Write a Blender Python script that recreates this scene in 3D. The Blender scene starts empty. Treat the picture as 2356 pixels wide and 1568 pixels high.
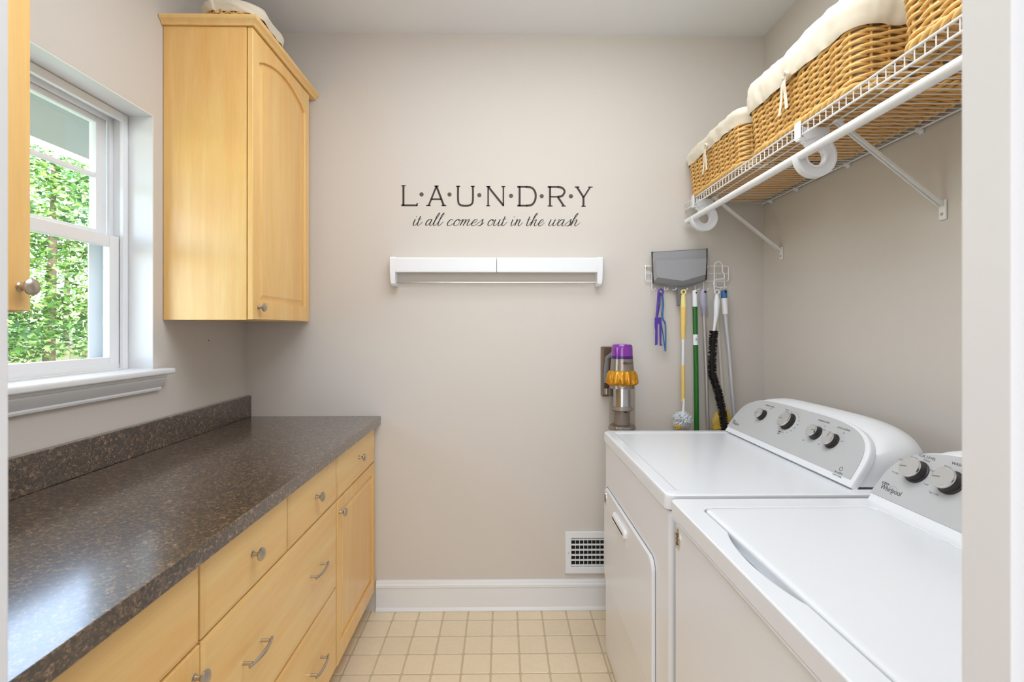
import bpy, bmesh, math, random
from mathutils import Vector, Matrix, noise
random.seed(7)
PI = math.pi
sc = bpy.context.scene
C = sc.collection

# ------------------------------------------------------------------ camera
cam = bpy.data.cameras.new('camera')
cam.sensor_width = 36.0
cam.lens = 1095 * 36 / 2356
cam.shift_x = 7.6 / 2356
cam.shift_y = -29 / 2356
cam.clip_start = 0.01
cam.dof.use_dof = True
cam.dof.focus_distance = 1.9
cam.dof.aperture_fstop = 7.1
camo = bpy.data.objects.new('camera', cam)
camo.location = (0, 0, 1.34)
camo.rotation_euler = (PI / 2, 0, -math.radians(0.7))
C.objects.link(camo)
sc.camera = camo

# ------------------------------------------------------------------ world, lights, exposure
sc.view_settings.view_transform = 'Standard'
sc.view_settings.look = 'None'
sc.view_settings.exposure = 0.18
sc.view_settings.gamma = 1.0
sc.view_settings.use_curve_mapping = False
w = bpy.data.worlds.new('sky'); sc.world = w; w.use_nodes = True
nt = w.node_tree
sky = nt.nodes.new('ShaderNodeTexSky'); sky.sky_type = 'NISHITA'
sky.sun_disc = False; sky.sun_elevation = math.radians(48); sky.sun_rotation = math.radians(100)
hz = nt.nodes.new('ShaderNodeMix'); hz.data_type = 'RGBA'; hz.inputs[0].default_value = .6
hz.inputs[7].default_value = (1.05, 1.08, 1.12, 1)      # summer haze: the sky reads nearly white
nt.links.new(sky.outputs[0], hz.inputs[6]); nt.links.new(hz.outputs[2], nt.nodes['Background'].inputs[0])
nt.nodes['Background'].inputs[1].default_value = 3.0

def light(name, kind, loc, rot, energy, color=(1, 1, 1), **kw):
    l = bpy.data.lights.new(name, kind); l.energy = energy; l.color = color
    for k, v in kw.items(): setattr(l, k, v)
    o = bpy.data.objects.new(name, l); o.location = loc; o.rotation_euler = rot
    C.objects.link(o); return o
light('sun', 'SUN', (0, 0, 5), (math.radians(42), 0, math.radians(60)), 6, (1, .97, .92), angle=math.radians(1))
light('ceiling_lamp', 'POINT', (0.27, 1.30, 2.56), (0, 0, 0), 3.0, (.90, .94, 1), shadow_soft_size=.13)
light('overhead_fill', 'AREA', (0.1, 1.0, 2.71), (0, 0, 0), 22, (.87, .93, 1), shape='RECTANGLE', size=1.5, size_y=1.1)  # added soft fill under the ceiling, no fixture there
light('hall_fill', 'POINT', (0.05, -1.2, 2.3), (0, 0, 0), 14, (.885, .933, 1), shadow_soft_size=.3)  # unseen fill added behind the camera to brighten the doorway side
light('frontal_fill', 'AREA', (0.0, -1.9, 1.1), (PI / 2, 0, 0), 42, (.865, .926, 1), shape='RECTANGLE', size=2.6, size_y=2.0)  # broad fill added to flatten the room from the front; no hall window

# ------------------------------------------------------------------ materials
def s2l(c):
    return tuple((v / 12.92 if v <= .04045 else ((v + .055) / 1.055) ** 2.4) for v in (x / 255 for x in c))
def mat(name, rgb, rough=.5, metal=0, spec=.5, bump=0, bscale=200, var=0, vscale=6, coat=0, alpha=None, objvar=0, stretch=None, coords='Object', sheen=0, emit=None):
    m = bpy.data.materials.new(name); m.use_nodes = True
    t = m.node_tree; b = t.nodes['Principled BSDF']
    col = (*s2l(rgb), 1)
    b.inputs['Base Color'].default_value = col
    b.inputs['Roughness'].default_value = rough
    b.inputs['Metallic'].default_value = metal
    b.inputs['Specular IOR Level'].default_value = spec
    b.inputs['Coat Weight'].default_value = coat
    b.inputs['Coat Roughness'].default_value = .15
    b.inputs['Sheen Weight'].default_value = sheen
    tc = t.nodes.new('ShaderNodeTexCoord'); mp = t.nodes.new('ShaderNodeMapping')
    t.links.new(tc.outputs[coords], mp.inputs[0])
    if stretch: mp.inputs['Scale'].default_value = stretch
    last = None
    if var:
        n = t.nodes.new('ShaderNodeTexNoise'); n.inputs['Scale'].default_value = vscale; n.inputs['Detail'].default_value = 5
        t.links.new(mp.outputs[0], n.inputs['Vector'])
        mx = t.nodes.new('ShaderNodeMix'); mx.data_type = 'RGBA'
        mx.inputs[6].default_value = (*[c * (1 - var) for c in col[:3]], 1)
        mx.inputs[7].default_value = (*[min(1, c * (1 + var)) for c in col[:3]], 1)
        t.links.new(n.outputs[0], mx.inputs[0]); last = mx.outputs[2]
    if objvar:
        oi = t.nodes.new('ShaderNodeObjectInfo')
        hs = t.nodes.new('ShaderNodeHueSaturation')
        mr = t.nodes.new('ShaderNodeMapRange'); mr.inputs[3].default_value = 1 - objvar; mr.inputs[4].default_value = 1 + objvar
        t.links.new(oi.outputs['Random'], mr.inputs[0]); t.links.new(mr.outputs[0], hs.inputs['Value'])
        if last: t.links.new(last, hs.inputs['Color'])
        else: hs.inputs['Color'].default_value = col
        last = hs.outputs[0]
    if last: t.links.new(last, b.inputs['Base Color'])
    if bump:
        n = t.nodes.new('ShaderNodeTexNoise'); n.inputs['Scale'].default_value = bscale; n.inputs['Detail'].default_value = 3
        t.links.new(mp.outputs[0], n.inputs['Vector'])
        bp = t.nodes.new('ShaderNodeBump'); bp.inputs['Strength'].default_value = bump; bp.inputs['Distance'].default_value = .001
        t.links.new(n.outputs[0], bp.inputs['Height']); t.links.new(bp.outputs[0], b.inputs['Normal'])
    if emit:
        b.inputs['Emission Color'].default_value = (*s2l(emit[0]), 1); b.inputs['Emission Strength'].default_value = emit[1]
    return m

def wood(name, a, b_, axis):
    """maple: long streaks along one world axis"""
    m = bpy.data.materials.new(name); m.use_nodes = True
    t = m.node_tree; b = t.nodes['Principled BSDF']
    tc = t.nodes.new('ShaderNodeTexCoord'); mp = t.nodes.new('ShaderNodeMapping')
    s = [14, 14, 14]; s[axis] = 1.1; mp.inputs['Scale'].default_value = s
    t.links.new(tc.outputs['Object'], mp.inputs[0])
    n = t.nodes.new('ShaderNodeTexNoise'); n.inputs['Scale'].default_value = 1.3; n.inputs['Detail'].default_value = 6; n.inputs['Distortion'].default_value = .6
    t.links.new(mp.outputs[0], n.inputs[0])
    n2 = t.nodes.new('ShaderNodeTexNoise'); n2.inputs['Scale'].default_value = 12; n2.inputs['Detail'].default_value = 4
    t.links.new(mp.outputs[0], n2.inputs[0])
    r = t.nodes.new('ShaderNodeValToRGB')
    r.color_ramp.elements[0].position = .3; r.color_ramp.elements[0].color = (*s2l(a), 1)
    r.color_ramp.elements[1].position = .7; r.color_ramp.elements[1].color = (*s2l(b_), 1)
    t.links.new(n.outputs[0], r.inputs[0])
    mx = t.nodes.new('ShaderNodeMix'); mx.data_type = 'RGBA'; mx.blend_type = 'MULTIPLY'; mx.inputs[0].default_value = .12
    t.links.new(r.outputs[0], mx.inputs[6]); t.links.new(n2.outputs[0], mx.inputs[7])
    t.links.new(mx.outputs[2], b.inputs['Base Color'])
    b.inputs['Roughness'].default_value = .34
    b.inputs['Coat Weight'].default_value = .25; b.inputs['Coat Roughness'].default_value = .3
    return m

M = {}
M['wall'] = mat('wall_paint', (213, 206, 198), .75, bump=.08, bscale=500, spec=.3)
M['ceil'] = mat('ceiling_paint', (236, 238, 241), .9, spec=.2)
M['trim'] = mat('white_trim', (233, 234, 236), .35)
M['vinyl'] = mat('white_vinyl', (240, 241, 244), .3)
M['woodv'] = wood('maple_vertical', (243, 190, 112), (250, 209, 136), 2)
M['woodh'] = wood('maple_horizontal', (245, 195, 120), (252, 216, 146), 1)
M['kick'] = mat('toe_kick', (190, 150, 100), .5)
M['gap'] = mat('dark_gap', (60, 38, 22), .9)
M['white'] = mat('appliance_enamel', (234, 237, 241), .22, coat=.3, bump=.03, bscale=700)
M['whitep'] = mat('white_plastic', (236, 238, 241), .35)
M['panel'] = mat('silver_panel', (192, 193, 193), .42, spec=.5)
M['knobface'] = mat('silver_knob_face', (190, 190, 188), .35, metal=.35)
M['chrome'] = mat('chrome', (225, 225, 225), .12, metal=1)
M['knobside'] = mat('black_knob_side', (45, 38, 36), .35)
M['ink'] = mat('dark_ink', (38, 36, 38), .5)
M['inkl'] = mat('grey_ink', (120, 120, 120), .5)
M['nickel'] = mat('brushed_nickel', (196, 188, 176), .3, metal=1, bump=.05, bscale=900)
M['wire'] = mat('white_wire_coating', (236, 236, 234), .35)
M['rod'] = mat('white_rod', (240, 242, 244), .3)
M['willow'] = mat('willow', (232, 188, 116), .55, var=.22, vscale=30, objvar=.07, bump=.2, bscale=400)
M['willowd'] = mat('willow_base', (224, 172, 98), .6, var=.25, vscale=30, bump=.2, bscale=400)
M['willowk'] = mat('willow_core', (70, 42, 20), .9)
M['cloth'] = mat('cream_cotton', (236, 226, 206), .9, sheen=.3, bump=.25, bscale=900)
M['tag'] = mat('paper_tag', (205, 180, 135), .8)
M['decal'] = mat('brown_vinyl_decal', (52, 40, 34), .6)
M['decalb'] = mat('black_vinyl_decal', (26, 26, 28), .6)
M['decald'] = mat('taupe_vinyl_dot', (84, 74, 64), .6)
M['grout'] = mat('vinyl_grout', (202, 185, 155), .6)
M['tile'] = mat('beige_vinyl_tile', (234, 216, 186), .42, var=.07, vscale=45, objvar=.035, bump=.15, bscale=120)
M['hallwood'] = mat('hall_floor_wood', (170, 130, 90), .4, var=.2, vscale=3, stretch=(1, 12, 1))
M['black'] = mat('black_void', (14, 13, 12), .8)
M['steel'] = mat('brushed_steel', (215, 215, 215), .22, metal=1)
M['greyp'] = mat('grey_plastic', (158, 159, 162), .4)
M['greypd'] = mat('grey_plastic_dark', (122, 123, 126), .4)
M['purple'] = mat('purple_plastic', (84, 60, 160), .3)
M['bluep'] = mat('blue_plastic', (52, 110, 165), .3)
M['yellow'] = mat('yellow_plastic', (242, 205, 110), .35)
M['yellowl'] = mat('pale_yellow_plastic', (242, 226, 150), .35)
M['green'] = mat('green_pole', (24, 105, 28), .25)
M['lav'] = mat('lavender_plastic', (168, 166, 188), .35)
M['greypole'] = mat('grey_metal_pole', (176, 172, 168), .3, metal=.6)
M['silverpole'] = mat('silver_pole', (196, 197, 200), .32, metal=.3)
M['cream'] = mat('cream_pole', (222, 215, 202), .4)
M['bristle'] = mat('black_bristle', (22, 17, 16), .8)
M['fluff'] = mat('grey_white_fluff', (222, 226, 230), .95, sheen=.4)
M['fluffy'] = mat('yellow_fluff', (226, 192, 84), .95, sheen=.4)
M['bronze'] = mat('bronze_plastic', (112, 92, 74), .3, metal=.4)
M['vgrey'] = mat('warm_grey_metal', (150, 140, 128), .25, metal=.6)
M['gold'] = mat('golden_plastic', (214, 150, 40), .25, metal=.55)
M['violet'] = mat('violet_cap', (128, 46, 156), .12, coat=.6)
M['violetd'] = mat('violet_band', (66, 24, 110), .2)
M['filter'] = mat('grey_filter_core', (150, 138, 130), .5)
M['soffit'] = mat('soffit_grey', (150, 152, 150), .8)
M['fascia'] = mat('fascia_white', (235, 235, 235), .6)
M['bounce_slab'] = mat('bounce_slab_grey', (150, 148, 142), .8, var=.1, vscale=3)
M['grass'] = mat('grass', (120, 160, 70), .9, var=.4, vscale=4)
M['fence'] = mat('weathered_fence', (176, 156, 132), .8, var=.15, vscale=5, objvar=.1, stretch=(20, 20, 1))
M['bark'] = mat('bark', (96, 80, 64), .9, var=.3, vscale=12)
M['leaf'] = [mat('leaf_%s' % n, c, .5, objvar=0) for n, c in (('dark', (52, 96, 48)), ('mid', (96, 148, 62)), ('bright', (176, 206, 120)), ('pale', (214, 226, 178)))]

# laminate
def laminate():
    m = bpy.data.materials.new('dark_granite_laminate'); m.use_nodes = True
    t = m.node_tree; b = t.nodes['Principled BSDF']
    tc = t.nodes.new('ShaderNodeTexCoord')
    n = t.nodes.new('ShaderNodeTexNoise'); n.inputs['Scale'].default_value = 115; n.inputs['Detail'].default_value = 4; n.inputs['Roughness'].default_value = .65
    n.inputs['Distortion'].default_value = 1.2
    t.links.new(tc.outputs['Object'], n.inputs[0])
    r = t.nodes.new('ShaderNodeValToRGB'); e = r.color_ramp.elements
    e[0].position = .40; e[0].color = (*s2l((30, 22, 17)), 1)
    e[1].position = .72; e[1].color = (*s2l((186, 156, 120)), 1)
    k = r.color_ramp.elements.new(.50); k.color = (*s2l((56, 42, 33)), 1)
    k = r.color_ramp.elements.new(.60); k.color = (*s2l((118, 91, 66)), 1)
    t.links.new(n.outputs[0], r.inputs[0]); t.links.new(r.outputs[0], b.inputs['Base Color'])
    b.inputs['Roughness'].default_value = .36; b.inputs['Coat Weight'].default_value = 1; b.inputs['Coat Roughness'].default_value = .17; b.inputs['Coat IOR'].default_value = 1.9
    bp = t.nodes.new('ShaderNodeBump'); bp.inputs['Strength'].default_value = .12; bp.inputs['Distance'].default_value = .0008
    t.links.new(n.outputs[0], bp.inputs['Height']); t.links.new(bp.outputs[0], b.inputs['Normal'])
    return m
M['lam'] = laminate()

def glassmat(name, tint, gloss=.06, rough=.02, dens=1.0):
    """thin clear sheet: transmission plus a mirror share that grows at grazing angles"""
    m = bpy.data.materials.new(name); m.use_nodes = True
    t = m.node_tree; t.nodes.remove(t.nodes['Principled BSDF'])
    out = t.nodes['Material Output']
    tr = t.nodes.new('ShaderNodeBsdfTransparent'); tr.inputs[0].default_value = (*tint, 1)
    gl = t.nodes.new('ShaderNodeBsdfGlossy'); gl.inputs['Roughness'].default_value = rough
    fr = t.nodes.new('ShaderNodeFresnel')
    ge = t.nodes.new('ShaderNodeNewGeometry'); mr = t.nodes.new('ShaderNodeMapRange')
    mr.inputs[3].default_value = 1.45; mr.inputs[4].default_value = 1 / 1.45
    t.links.new(ge.outputs['Backfacing'], mr.inputs[0]); t.links.new(mr.outputs[0], fr.inputs[0])
    mx = t.nodes.new('ShaderNodeMixShader')
    t.links.new(fr.outputs[0], mx.inputs[0]); t.links.new(tr.outputs[0], mx.inputs[1]); t.links.new(gl.outputs[0], mx.inputs[2])
    t.links.new(mx.outputs[0], out.inputs[0])
    return m
M['glass'] = glassmat('window_glass', (.97, .98, .97))
M['bin'] = glassmat('clear_bin', (.86, .84, .82))
M['bag'] = glassmat('clear_bag', (.9, .9, .92), rough=.1)

# ------------------------------------------------------------------ mesh helpers
WL = {}
def frame(o, x, y, z):
    return Matrix(((x[0], y[0], z[0], o[0]), (x[1], y[1], z[1], o[1]), (x[2], y[2], z[2], o[2]), (0, 0, 0, 1)))
def FB(x, y, z): return frame((x, y, z), (1, 0, 0), (0, 0, 1), (0, -1, 0))     # facing the camera from the back wall
def FL(x, y, z): return frame((x, y, z), (0, 1, 0), (0, 0, 1), (1, 0, 0))      # facing +X (left cabinets)
def FR(x, y, z): return frame((x, y, z), (0, -1, 0), (0, 0, 1), (-1, 0, 0))    # facing -X (appliances, right wall)
def FT(x, y, z): return Matrix.Translation((x, y, z))

class MB:
    def __init__(s): s.v = []; s.f = []
    def add(s, vs, fs, m=None):
        n = len(s.v); s.v += [(m @ Vector(p)) if m else Vector(p) for p in vs]; s.f += [tuple(i + n for i in f) for f in fs]; return s
    def box(s, x0, x1, y0, y1, z0, z1, m=None):
        vs = [(x, y, z) for x in (x0, x1) for y in (y0, y1) for z in (z0, z1)]
        return s.add(vs, [(0, 1, 3, 2), (4, 6, 7, 5), (0, 4, 5, 1), (2, 3, 7, 6), (0, 2, 6, 4), (1, 5, 7, 3)], m)
    def bbox(s, x0, x1, y0, y1, z0, z1, b=.004, seg=2, m=None):
        """box with rounded edges"""
        bm = bmesh.new(); t = MB().box(x0, x1, y0, y1, z0, z1)
        vs = [bm.verts.new(p) for p in t.v]
        for f in t.f: bm.faces.new([vs[i] for i in f])
        bmesh.ops.recalc_face_normals(bm, faces=bm.faces)
        bmesh.ops.bevel(bm, geom=bm.edges[:], offset=b, segments=seg, affect='EDGES', profile=.5)
        bm.verts.index_update()
        s.add([v.co.copy() for v in bm.verts], [tuple(v.index for v in f.verts) for f in bm.faces], m); bm.free(); return s
    def tube(s, pts, r, n=8, closed=False, cap=True, m=None):
        pts = [Vector(p) for p in pts]; N = len(pts)
        rr = r if isinstance(r, (list, tuple)) else [r] * N
        rings = []; up = None
        for i, p in enumerate(pts):
            a = pts[(i - 1) % N] if (closed or i > 0) else p; b = pts[(i + 1) % N] if (closed or i < N - 1) else p
            d = (b - a); d = d.normalized() if d.length > 1e-9 else Vector((0, 0, 1))
            if up is None:
                up = Vector((0, 0, 1)) if abs(d.z) < .9 else Vector((1, 0, 0))
            x = d.cross(up)
            if x.length < 1e-6: x = d.orthogonal()
            x.normalize(); up = x.cross(d).normalized()
            rings.append([p + (x * math.cos(2 * PI * k / n) + up * math.sin(2 * PI * k / n)) * rr[i] for k in range(n)])
        vs = [q for R in rings for q in R]; fs = []
        for i in range(N if closed else N - 1):
            j = (i + 1) % N
            for k in range(n):
                l = (k + 1) % n; fs.append((i * n + k, i * n + l, j * n + l, j * n + k))
        if cap and not closed:
            fs.append(tuple(range(n - 1, -1, -1))); fs.append(tuple((N - 1) * n + k for k in range(n)))
        return s.add(vs, fs, m)
    def lathe(s, prof, n=24, m=None, mod=None, cap=True):
        """profile of (radius, height) about local z"""
        vs = []; fs = []
        for i, (r, h) in enumerate(prof):
            for k in range(n):
                a = 2 * PI * k / n; q = r; hh = h
                if mod: q, hh = mod(i, a, r, h)
                vs.append((q * math.cos(a), q * math.sin(a), hh))
        P = len(prof)
        for i in range(P - 1):
            for k in range(n):
                l = (k + 1) % n; fs.append((i * n + k, i * n + l, (i + 1) * n + l, (i + 1) * n + k))
        if cap: fs.append(tuple(range(n - 1, -1, -1))); fs.append(tuple((P - 1) * n + k for k in range(n)))
        return s.add(vs, fs, m)
    def prism(s, pts, h, m=None, taper=None):
        """2-D outline extruded along local z from 0 to h"""
        n = len(pts); q = taper or pts
        vs = [(x, y, 0) for x, y in pts] + [(x, y, h) for x, y in q]
        fs = [tuple(range(n - 1, -1, -1)), tuple(range(n, 2 * n))] + [(i, (i + 1) % n, n + (i + 1) % n, n + i) for i in range(n)]
        return s.add(vs, fs, m)
    def loft(s, rings, closed=True, cap=True, m=None):
        n = len(rings[0]); vs = [p for R in rings for p in R]; fs = []
        for i in range(len(rings) - 1):
            for k in range(n if closed else n - 1):
                l = (k + 1) % n; fs.append((i * n + k, i * n + l, (i + 1) * n + l, (i + 1) * n + k))
        if cap: fs.append(tuple(range(n - 1, -1, -1))); fs.append(tuple((len(rings) - 1) * n + k for k in range(n)))
        return s.add(vs, fs, m)
    def mesh(s, name, mt, origin=(0, 0, 0), angle=38):
        me = bpy.data.meshes.new(name); o = Vector(origin)
        me.from_pydata([v - o for v in s.v], [], s.f); me.update()
        bm = bmesh.new(); bm.from_mesh(me); bmesh.ops.recalc_face_normals(bm, faces=bm.faces); bm.to_mesh(me); bm.free()
        me.polygons.foreach_set('use_smooth', [True] * len(me.polygons))
        try: me.set_sharp_from_angle(angle=math.radians(angle))
        except Exception: pass
        for x in (mt if isinstance(mt, list) else [mt]): me.materials.append(M[x] if isinstance(x, str) else x)
        return me

def link(name, data, parent=None, loc=(0, 0, 0)):
    o = bpy.data.objects.new(name, data); C.objects.link(o)
    o.location = loc
    if parent is not None: o.parent = parent
    return o
def tag(o, label=None, cat=None, group=None, kind=None):
    if label: o['label'] = label
    if cat: o['category'] = cat
    if group: o['group'] = group
    if kind: o['kind'] = kind
    return o
def thing(name, label, cat, loc, group=None):
    o = link(name, None, None, loc); WL[o] = Vector(loc); o.empty_display_size = .05
    return tag(o, label, cat, group)
def wn(o):
    # large flat faces keep their own normal beside rounded edges
    m = o.modifiers.new('weighted', 'WEIGHTED_NORMAL'); m.keep_sharp = True; m.weight = 90
def part(name, mb, mt, parent, label=None, kind=None, angle=38, origin=None):
    """a mesh child; its vertices are given in world space"""
    po = WL[parent]; og = Vector(origin) if origin else po
    o = link(name, mb.mesh(name, mt, og, angle), parent, og - po); WL[o] = og
    if angle < 56: wn(o)
    return tag(o, label, kind=kind)
def solo(name, mb, mt, label=None, cat=None, group=None, kind=None, loc=(0, 0, 0), angle=38):
    o = link(name, mb.mesh(name, mt, loc, angle), None, loc); WL[o] = Vector(loc)
    wn(o)
    return tag(o, label, cat, group, kind)

def curve_mesh(loops, ext, bev, m):
    cu = bpy.data.curves.new('c', 'CURVE'); cu.dimensions = '2D'; cu.fill_mode = 'BOTH'
    cu.extrude = ext; cu.bevel_depth = bev; cu.offset = -bev; cu.bevel_resolution = 2
    for L in loops:
        sp = cu.splines.new('POLY'); sp.points.add(len(L) - 1); sp.use_cyclic_u = True
        for p, q in zip(sp.points, L): p.co = (q[0], q[1], 0, 1)
    o = bpy.data.objects.new('c', cu); C.objects.link(o)
    me = bpy.data.meshes.new_from_object(o.evaluated_get(bpy.context.evaluated_depsgraph_get()))
    t = MB().add([v.co.copy() for v in me.vertices], [tuple(p.vertices) for p in me.polygons], m)
    bpy.data.objects.remove(o); bpy.data.curves.remove(cu); bpy.data.meshes.remove(me)
    return t
def text_mb(s, size, m, ext=.0002, shear=0, sx=1.0, align='CENTER', space=1.0):
    cu = bpy.data.curves.new('t', 'FONT'); cu.body = s; cu.size = size; cu.extrude = ext; cu.shear = shear
    cu.align_x = align; cu.align_y = 'CENTER'; cu.resolution_u = 3; cu.space_character = space
    o = bpy.data.objects.new('t', cu); C.objects.link(o)
    me = bpy.data.meshes.new_from_object(o.evaluated_get(bpy.context.evaluated_depsgraph_get()))
    mm = m @ Matrix.Diagonal((sx, 1, 1, 1))
    t = MB().add([v.co.copy() for v in me.vertices], [tuple(p.vertices) for p in me.polygons], mm)
    bpy.data.objects.remove(o); bpy.data.curves.remove(cu); bpy.data.meshes.remove(me)
    return t
def rrect(x0, x1, y0, y1, r, n=5):
    out = []
    for cx, cy, a0 in ((x1 - r, y1 - r, 0), (x0 + r, y1 - r, PI / 2), (x0 + r, y0 + r, PI), (x1 - r, y0 + r, 1.5 * PI)):
        for i in range(n + 1):
            a = a0 + PI / 2 * i / n; out.append((cx + r * math.cos(a), cy + r * math.sin(a)))
    return out
def catmull(P, n=6):
    P = [Vector(p) for p in P]; out = []
    for i in range(len(P) - 1):
        a = P[max(i - 1, 0)]; b = P[i]; c = P[i + 1]; d = P[min(i + 2, len(P) - 1)]
        for k in range(n):
            t = k / n
            out.append(.5 * ((2 * b) + (c - a) * t + (2 * a - 5 * b + 4 * c - d) * t * t + (3 * b - a - 3 * c + d) * t ** 3))
    out.append(P[-1]); return out

# ------------------------------------------------------------------ room shell
XL, XR, YB, ZC = -1.215, 1.252, 2.27, 2.74
YF = .365
HX0, HX1, HY = -1.6, 1.6, -2.0
# window opening
WY0, WY1, WZ0, WZ1 = 1.00, 1.671, 1.20, 2.08
T = .17
fl = solo('floor', MB().box(XL - .1, XR + .1, .3, YB + .1, -.06, -.0016), 'grout', kind='structure')
solo('floor', MB().box(HX0, HX1, HY, .3, -.06, 0), 'hallwood', kind='structure')
solo('ceiling', MB().box(HX0 - .1, HX1 + .1, HY - .1, YB + .2, ZC, ZC + .12), 'ceil', kind='structure')
wl = MB()
wl.box(XL - T, XL, .2, WY0, -.05, ZC); wl.box(XL - T, XL, WY1, YB + .15, -.05, ZC)
wl.box(XL - T, XL, WY0, WY1, -.05, WZ0 - .02); wl.box(XL - T, XL, WY0, WY1, WZ1, ZC)
solo('wall_left', wl, 'wall', kind='structure')
solo('wall_back', MB().box(XL, XR, YB, YB + .15, -.05, ZC), 'wall', kind='structure')
solo('wall_right', MB().box(XR, XR + .15, .2, YB + .15, -.05, ZC), 'wall', kind='structure')
JL, JR, ZH = -.389, .370, 2.62
wf = MB().box(XL - .5, JL - .02, .25, YF, 0, ZC).box(JR + .032, XR + .4, .25, YF, 0, ZC).box(JL - .02, JR + .032, .25, YF, ZH + .02, ZC)
solo('wall_front', wf, 'wall', kind='structure')
solo('wall_hall_left', MB().box(HX0 - .1, HX0, HY, .25, 0, ZC), 'wall', kind='structure')
solo('wall_hall_right', MB().box(HX1, HX1 + .1, HY, .25, 0, ZC), 'wall', kind='structure')
solo('wall_hall_rear', MB().box(HX0 - .1, HX1 + .1, HY - .1, HY, 0, ZC), 'wall', kind='structure')
# door casing and jambs
t1 = solo('trim_1', MB().bbox(JL - .02, JL, .245, .38, 0, ZH, .002), 'trim', kind='structure')
part('casing', MB().bbox(JL - .085, JL - .0205, .366, .380, 0, ZH + .07, .003), 'trim', t1)
t2 = solo('trim_2', MB().bbox(JR + .012, JR + .032, .245, .38, 0, ZH, .002), 'trim', kind='structure')
part('door_stop', MB().bbox(JR, JR + .0118, .342, .380, 0, ZH, .0015), 'trim', t2)
part('casing', MB().bbox(JR + .0325, JR + .10, .366, .380, 0, ZH + .07, .003), 'trim', t2)
solo('trim_3', MB().bbox(JL - .02, JR + .032, .245, .38, ZH, ZH + .02, .002), 'trim', kind='structure')

# baseboards
def baseprof(h=.145):
    return [(0, 0), (.017, 0), (.019, .006), (.017, .013), (.013, .02), (.013, h - .034), (.016, h - .031), (.0155, h - .02), (.011, h - .014), (.010, h - .007), (.007, h), (0, h)]
bp = baseprof()
m_ = frame((-.60, YB, 0), (0, -1, 0), (0, 0, 1), (1, 0, 0))
solo('baseboard_back', MB().prism(bp, XR + .60, m_), 'trim', kind='structure', angle=25)
m_ = frame((XR, .38, 0), (-1, 0, 0), (0, 0, 1), (0, 1, 0))
solo('baseboard_right', MB().prism(bp, YB - .38 - .02, m_), 'trim', kind='structure', angle=25)

# vinyl floor squares
TX, TY = .1153, .1135
tile = MB().prism(rrect(-TX / 2 + .0035, TX / 2 - .0035, -TY / 2 + .0035, TY / 2 - .0035, .008, 3), .0016,
                  taper=rrect(-TX / 2 + .0045, TX / 2 - .0045, -TY / 2 + .0045, TY / 2 - .0045, .008, 3)).mesh('floor_tile', 'tile')
for i in range(-1, 13):
    for j in range(0, 17):
        x = -.624 + TX * (i + .5); y = 2.19 + TY * .5 - TY * j
        if y > YB - .03: y = 2.19 + TY * .5
        if x > 0.62 or y < .42: continue
        o = link('floor_tile', tile, fl, (x, y, -.0016))

# ------------------------------------------------------------------ window (left wall)
win = tag(link('window_1', None, None, (XL - .1, (WY0 + WY1) / 2, WZ0)), kind='structure'); WL[win] = Vector((XL - .1, (WY0 + WY1) / 2, WZ0))
rv = MB()   # drywall return lined in white
rv.box(XL - .088, XL - .0005, WY1 - .004, WY1, WZ0, WZ1).box(XL - .088, XL - .0005, WY0, WY0 + .004, WZ0, WZ1).box(XL - .088, XL - .0005, WY0 + .004, WY1 - .004, WZ1 - .004, WZ1)
part('window_return', rv, 'trim', win)
def ringframe(x0, x1, y0, y1, z0, z1, wy, wzb, wzt, b=.003):
    r = MB()
    r.bbox(x0, x1, y1 - wy, y1, z0, z1, b); r.bbox(x0, x1, y0, y0 + wy, z0, z1, b)
    r.bbox(x0 + .0005, x1 - .0005, y0 + wy - .001, y1 - wy + .001, z1 - wzt, z1, b); r.bbox(x0 + .0005, x1 - .0005, y0 + wy - .001, y1 - wy + .001, z0, z0 + wzb, b)
    return r
fr = ringframe(-1.312, -1.298, WY0 + .005, WY1 - .005, WZ0, WZ1 - .005, .022, .004, .028)
for v in ringframe(-1.385, -1.3125, WY0 + .005, WY1 - .005, WZ0, WZ1 - .005, .012, .02, .016, .002).v: pass
part('window_frame', fr, 'vinyl', win)
part('window_frame', ringframe(-1.385, -1.3125, WY0 + .005, WY1 - .005, WZ0, WZ1 - .005, .012, .02, .016, .002), 'vinyl', win)
part('stop_bead', ringframe(-1.350, -1.340, WY0 + .016, WY1 - .016, WZ0 + .02, WZ1 - .02, .016, .003, .016, .002), 'vinyl', win)
# lower sash (inner track)
ls = part('lower_sash', ringframe(-1.336, -1.3135, WY0 + .024, WY1 - .024, WZ0 + .004, 1.652, .041, .04, .039), 'vinyl', win)
part('glass_pane', MB().box(-1.326, -1.323, WY0 + .06, WY1 - .06, WZ0 + .04, 1.62), 'glass', ls)
us = part('upper_sash', ringframe(-1.377, -1.352, WY0 + .030, WY1 - .030, 1.632, WZ1 - .018, .042, .038, .036), 'vinyl', win)
part('glass_pane', MB().box(-1.367, -1.364, WY0 + .065, WY1 - .065, 1.66, WZ1 - .05), 'glass', us)
part('muntin', MB().bbox(-1.372, -1.357, WY0 + .07, WY1 - .07, 1.842, 1.858, .003), 'vinyl', us)
part('muntin', MB().bbox(-1.3715, -1.3575, 1.333, 1.349, 1.668, WZ1 - .054, .003), 'vinyl', us)
part('screen_frame', ringframe(-1.384, -1.379, WY0 + .018, WY1 - .018, WZ0 + .02, 1.66, .05, .02, .03, .001), 'vinyl', win)
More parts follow.
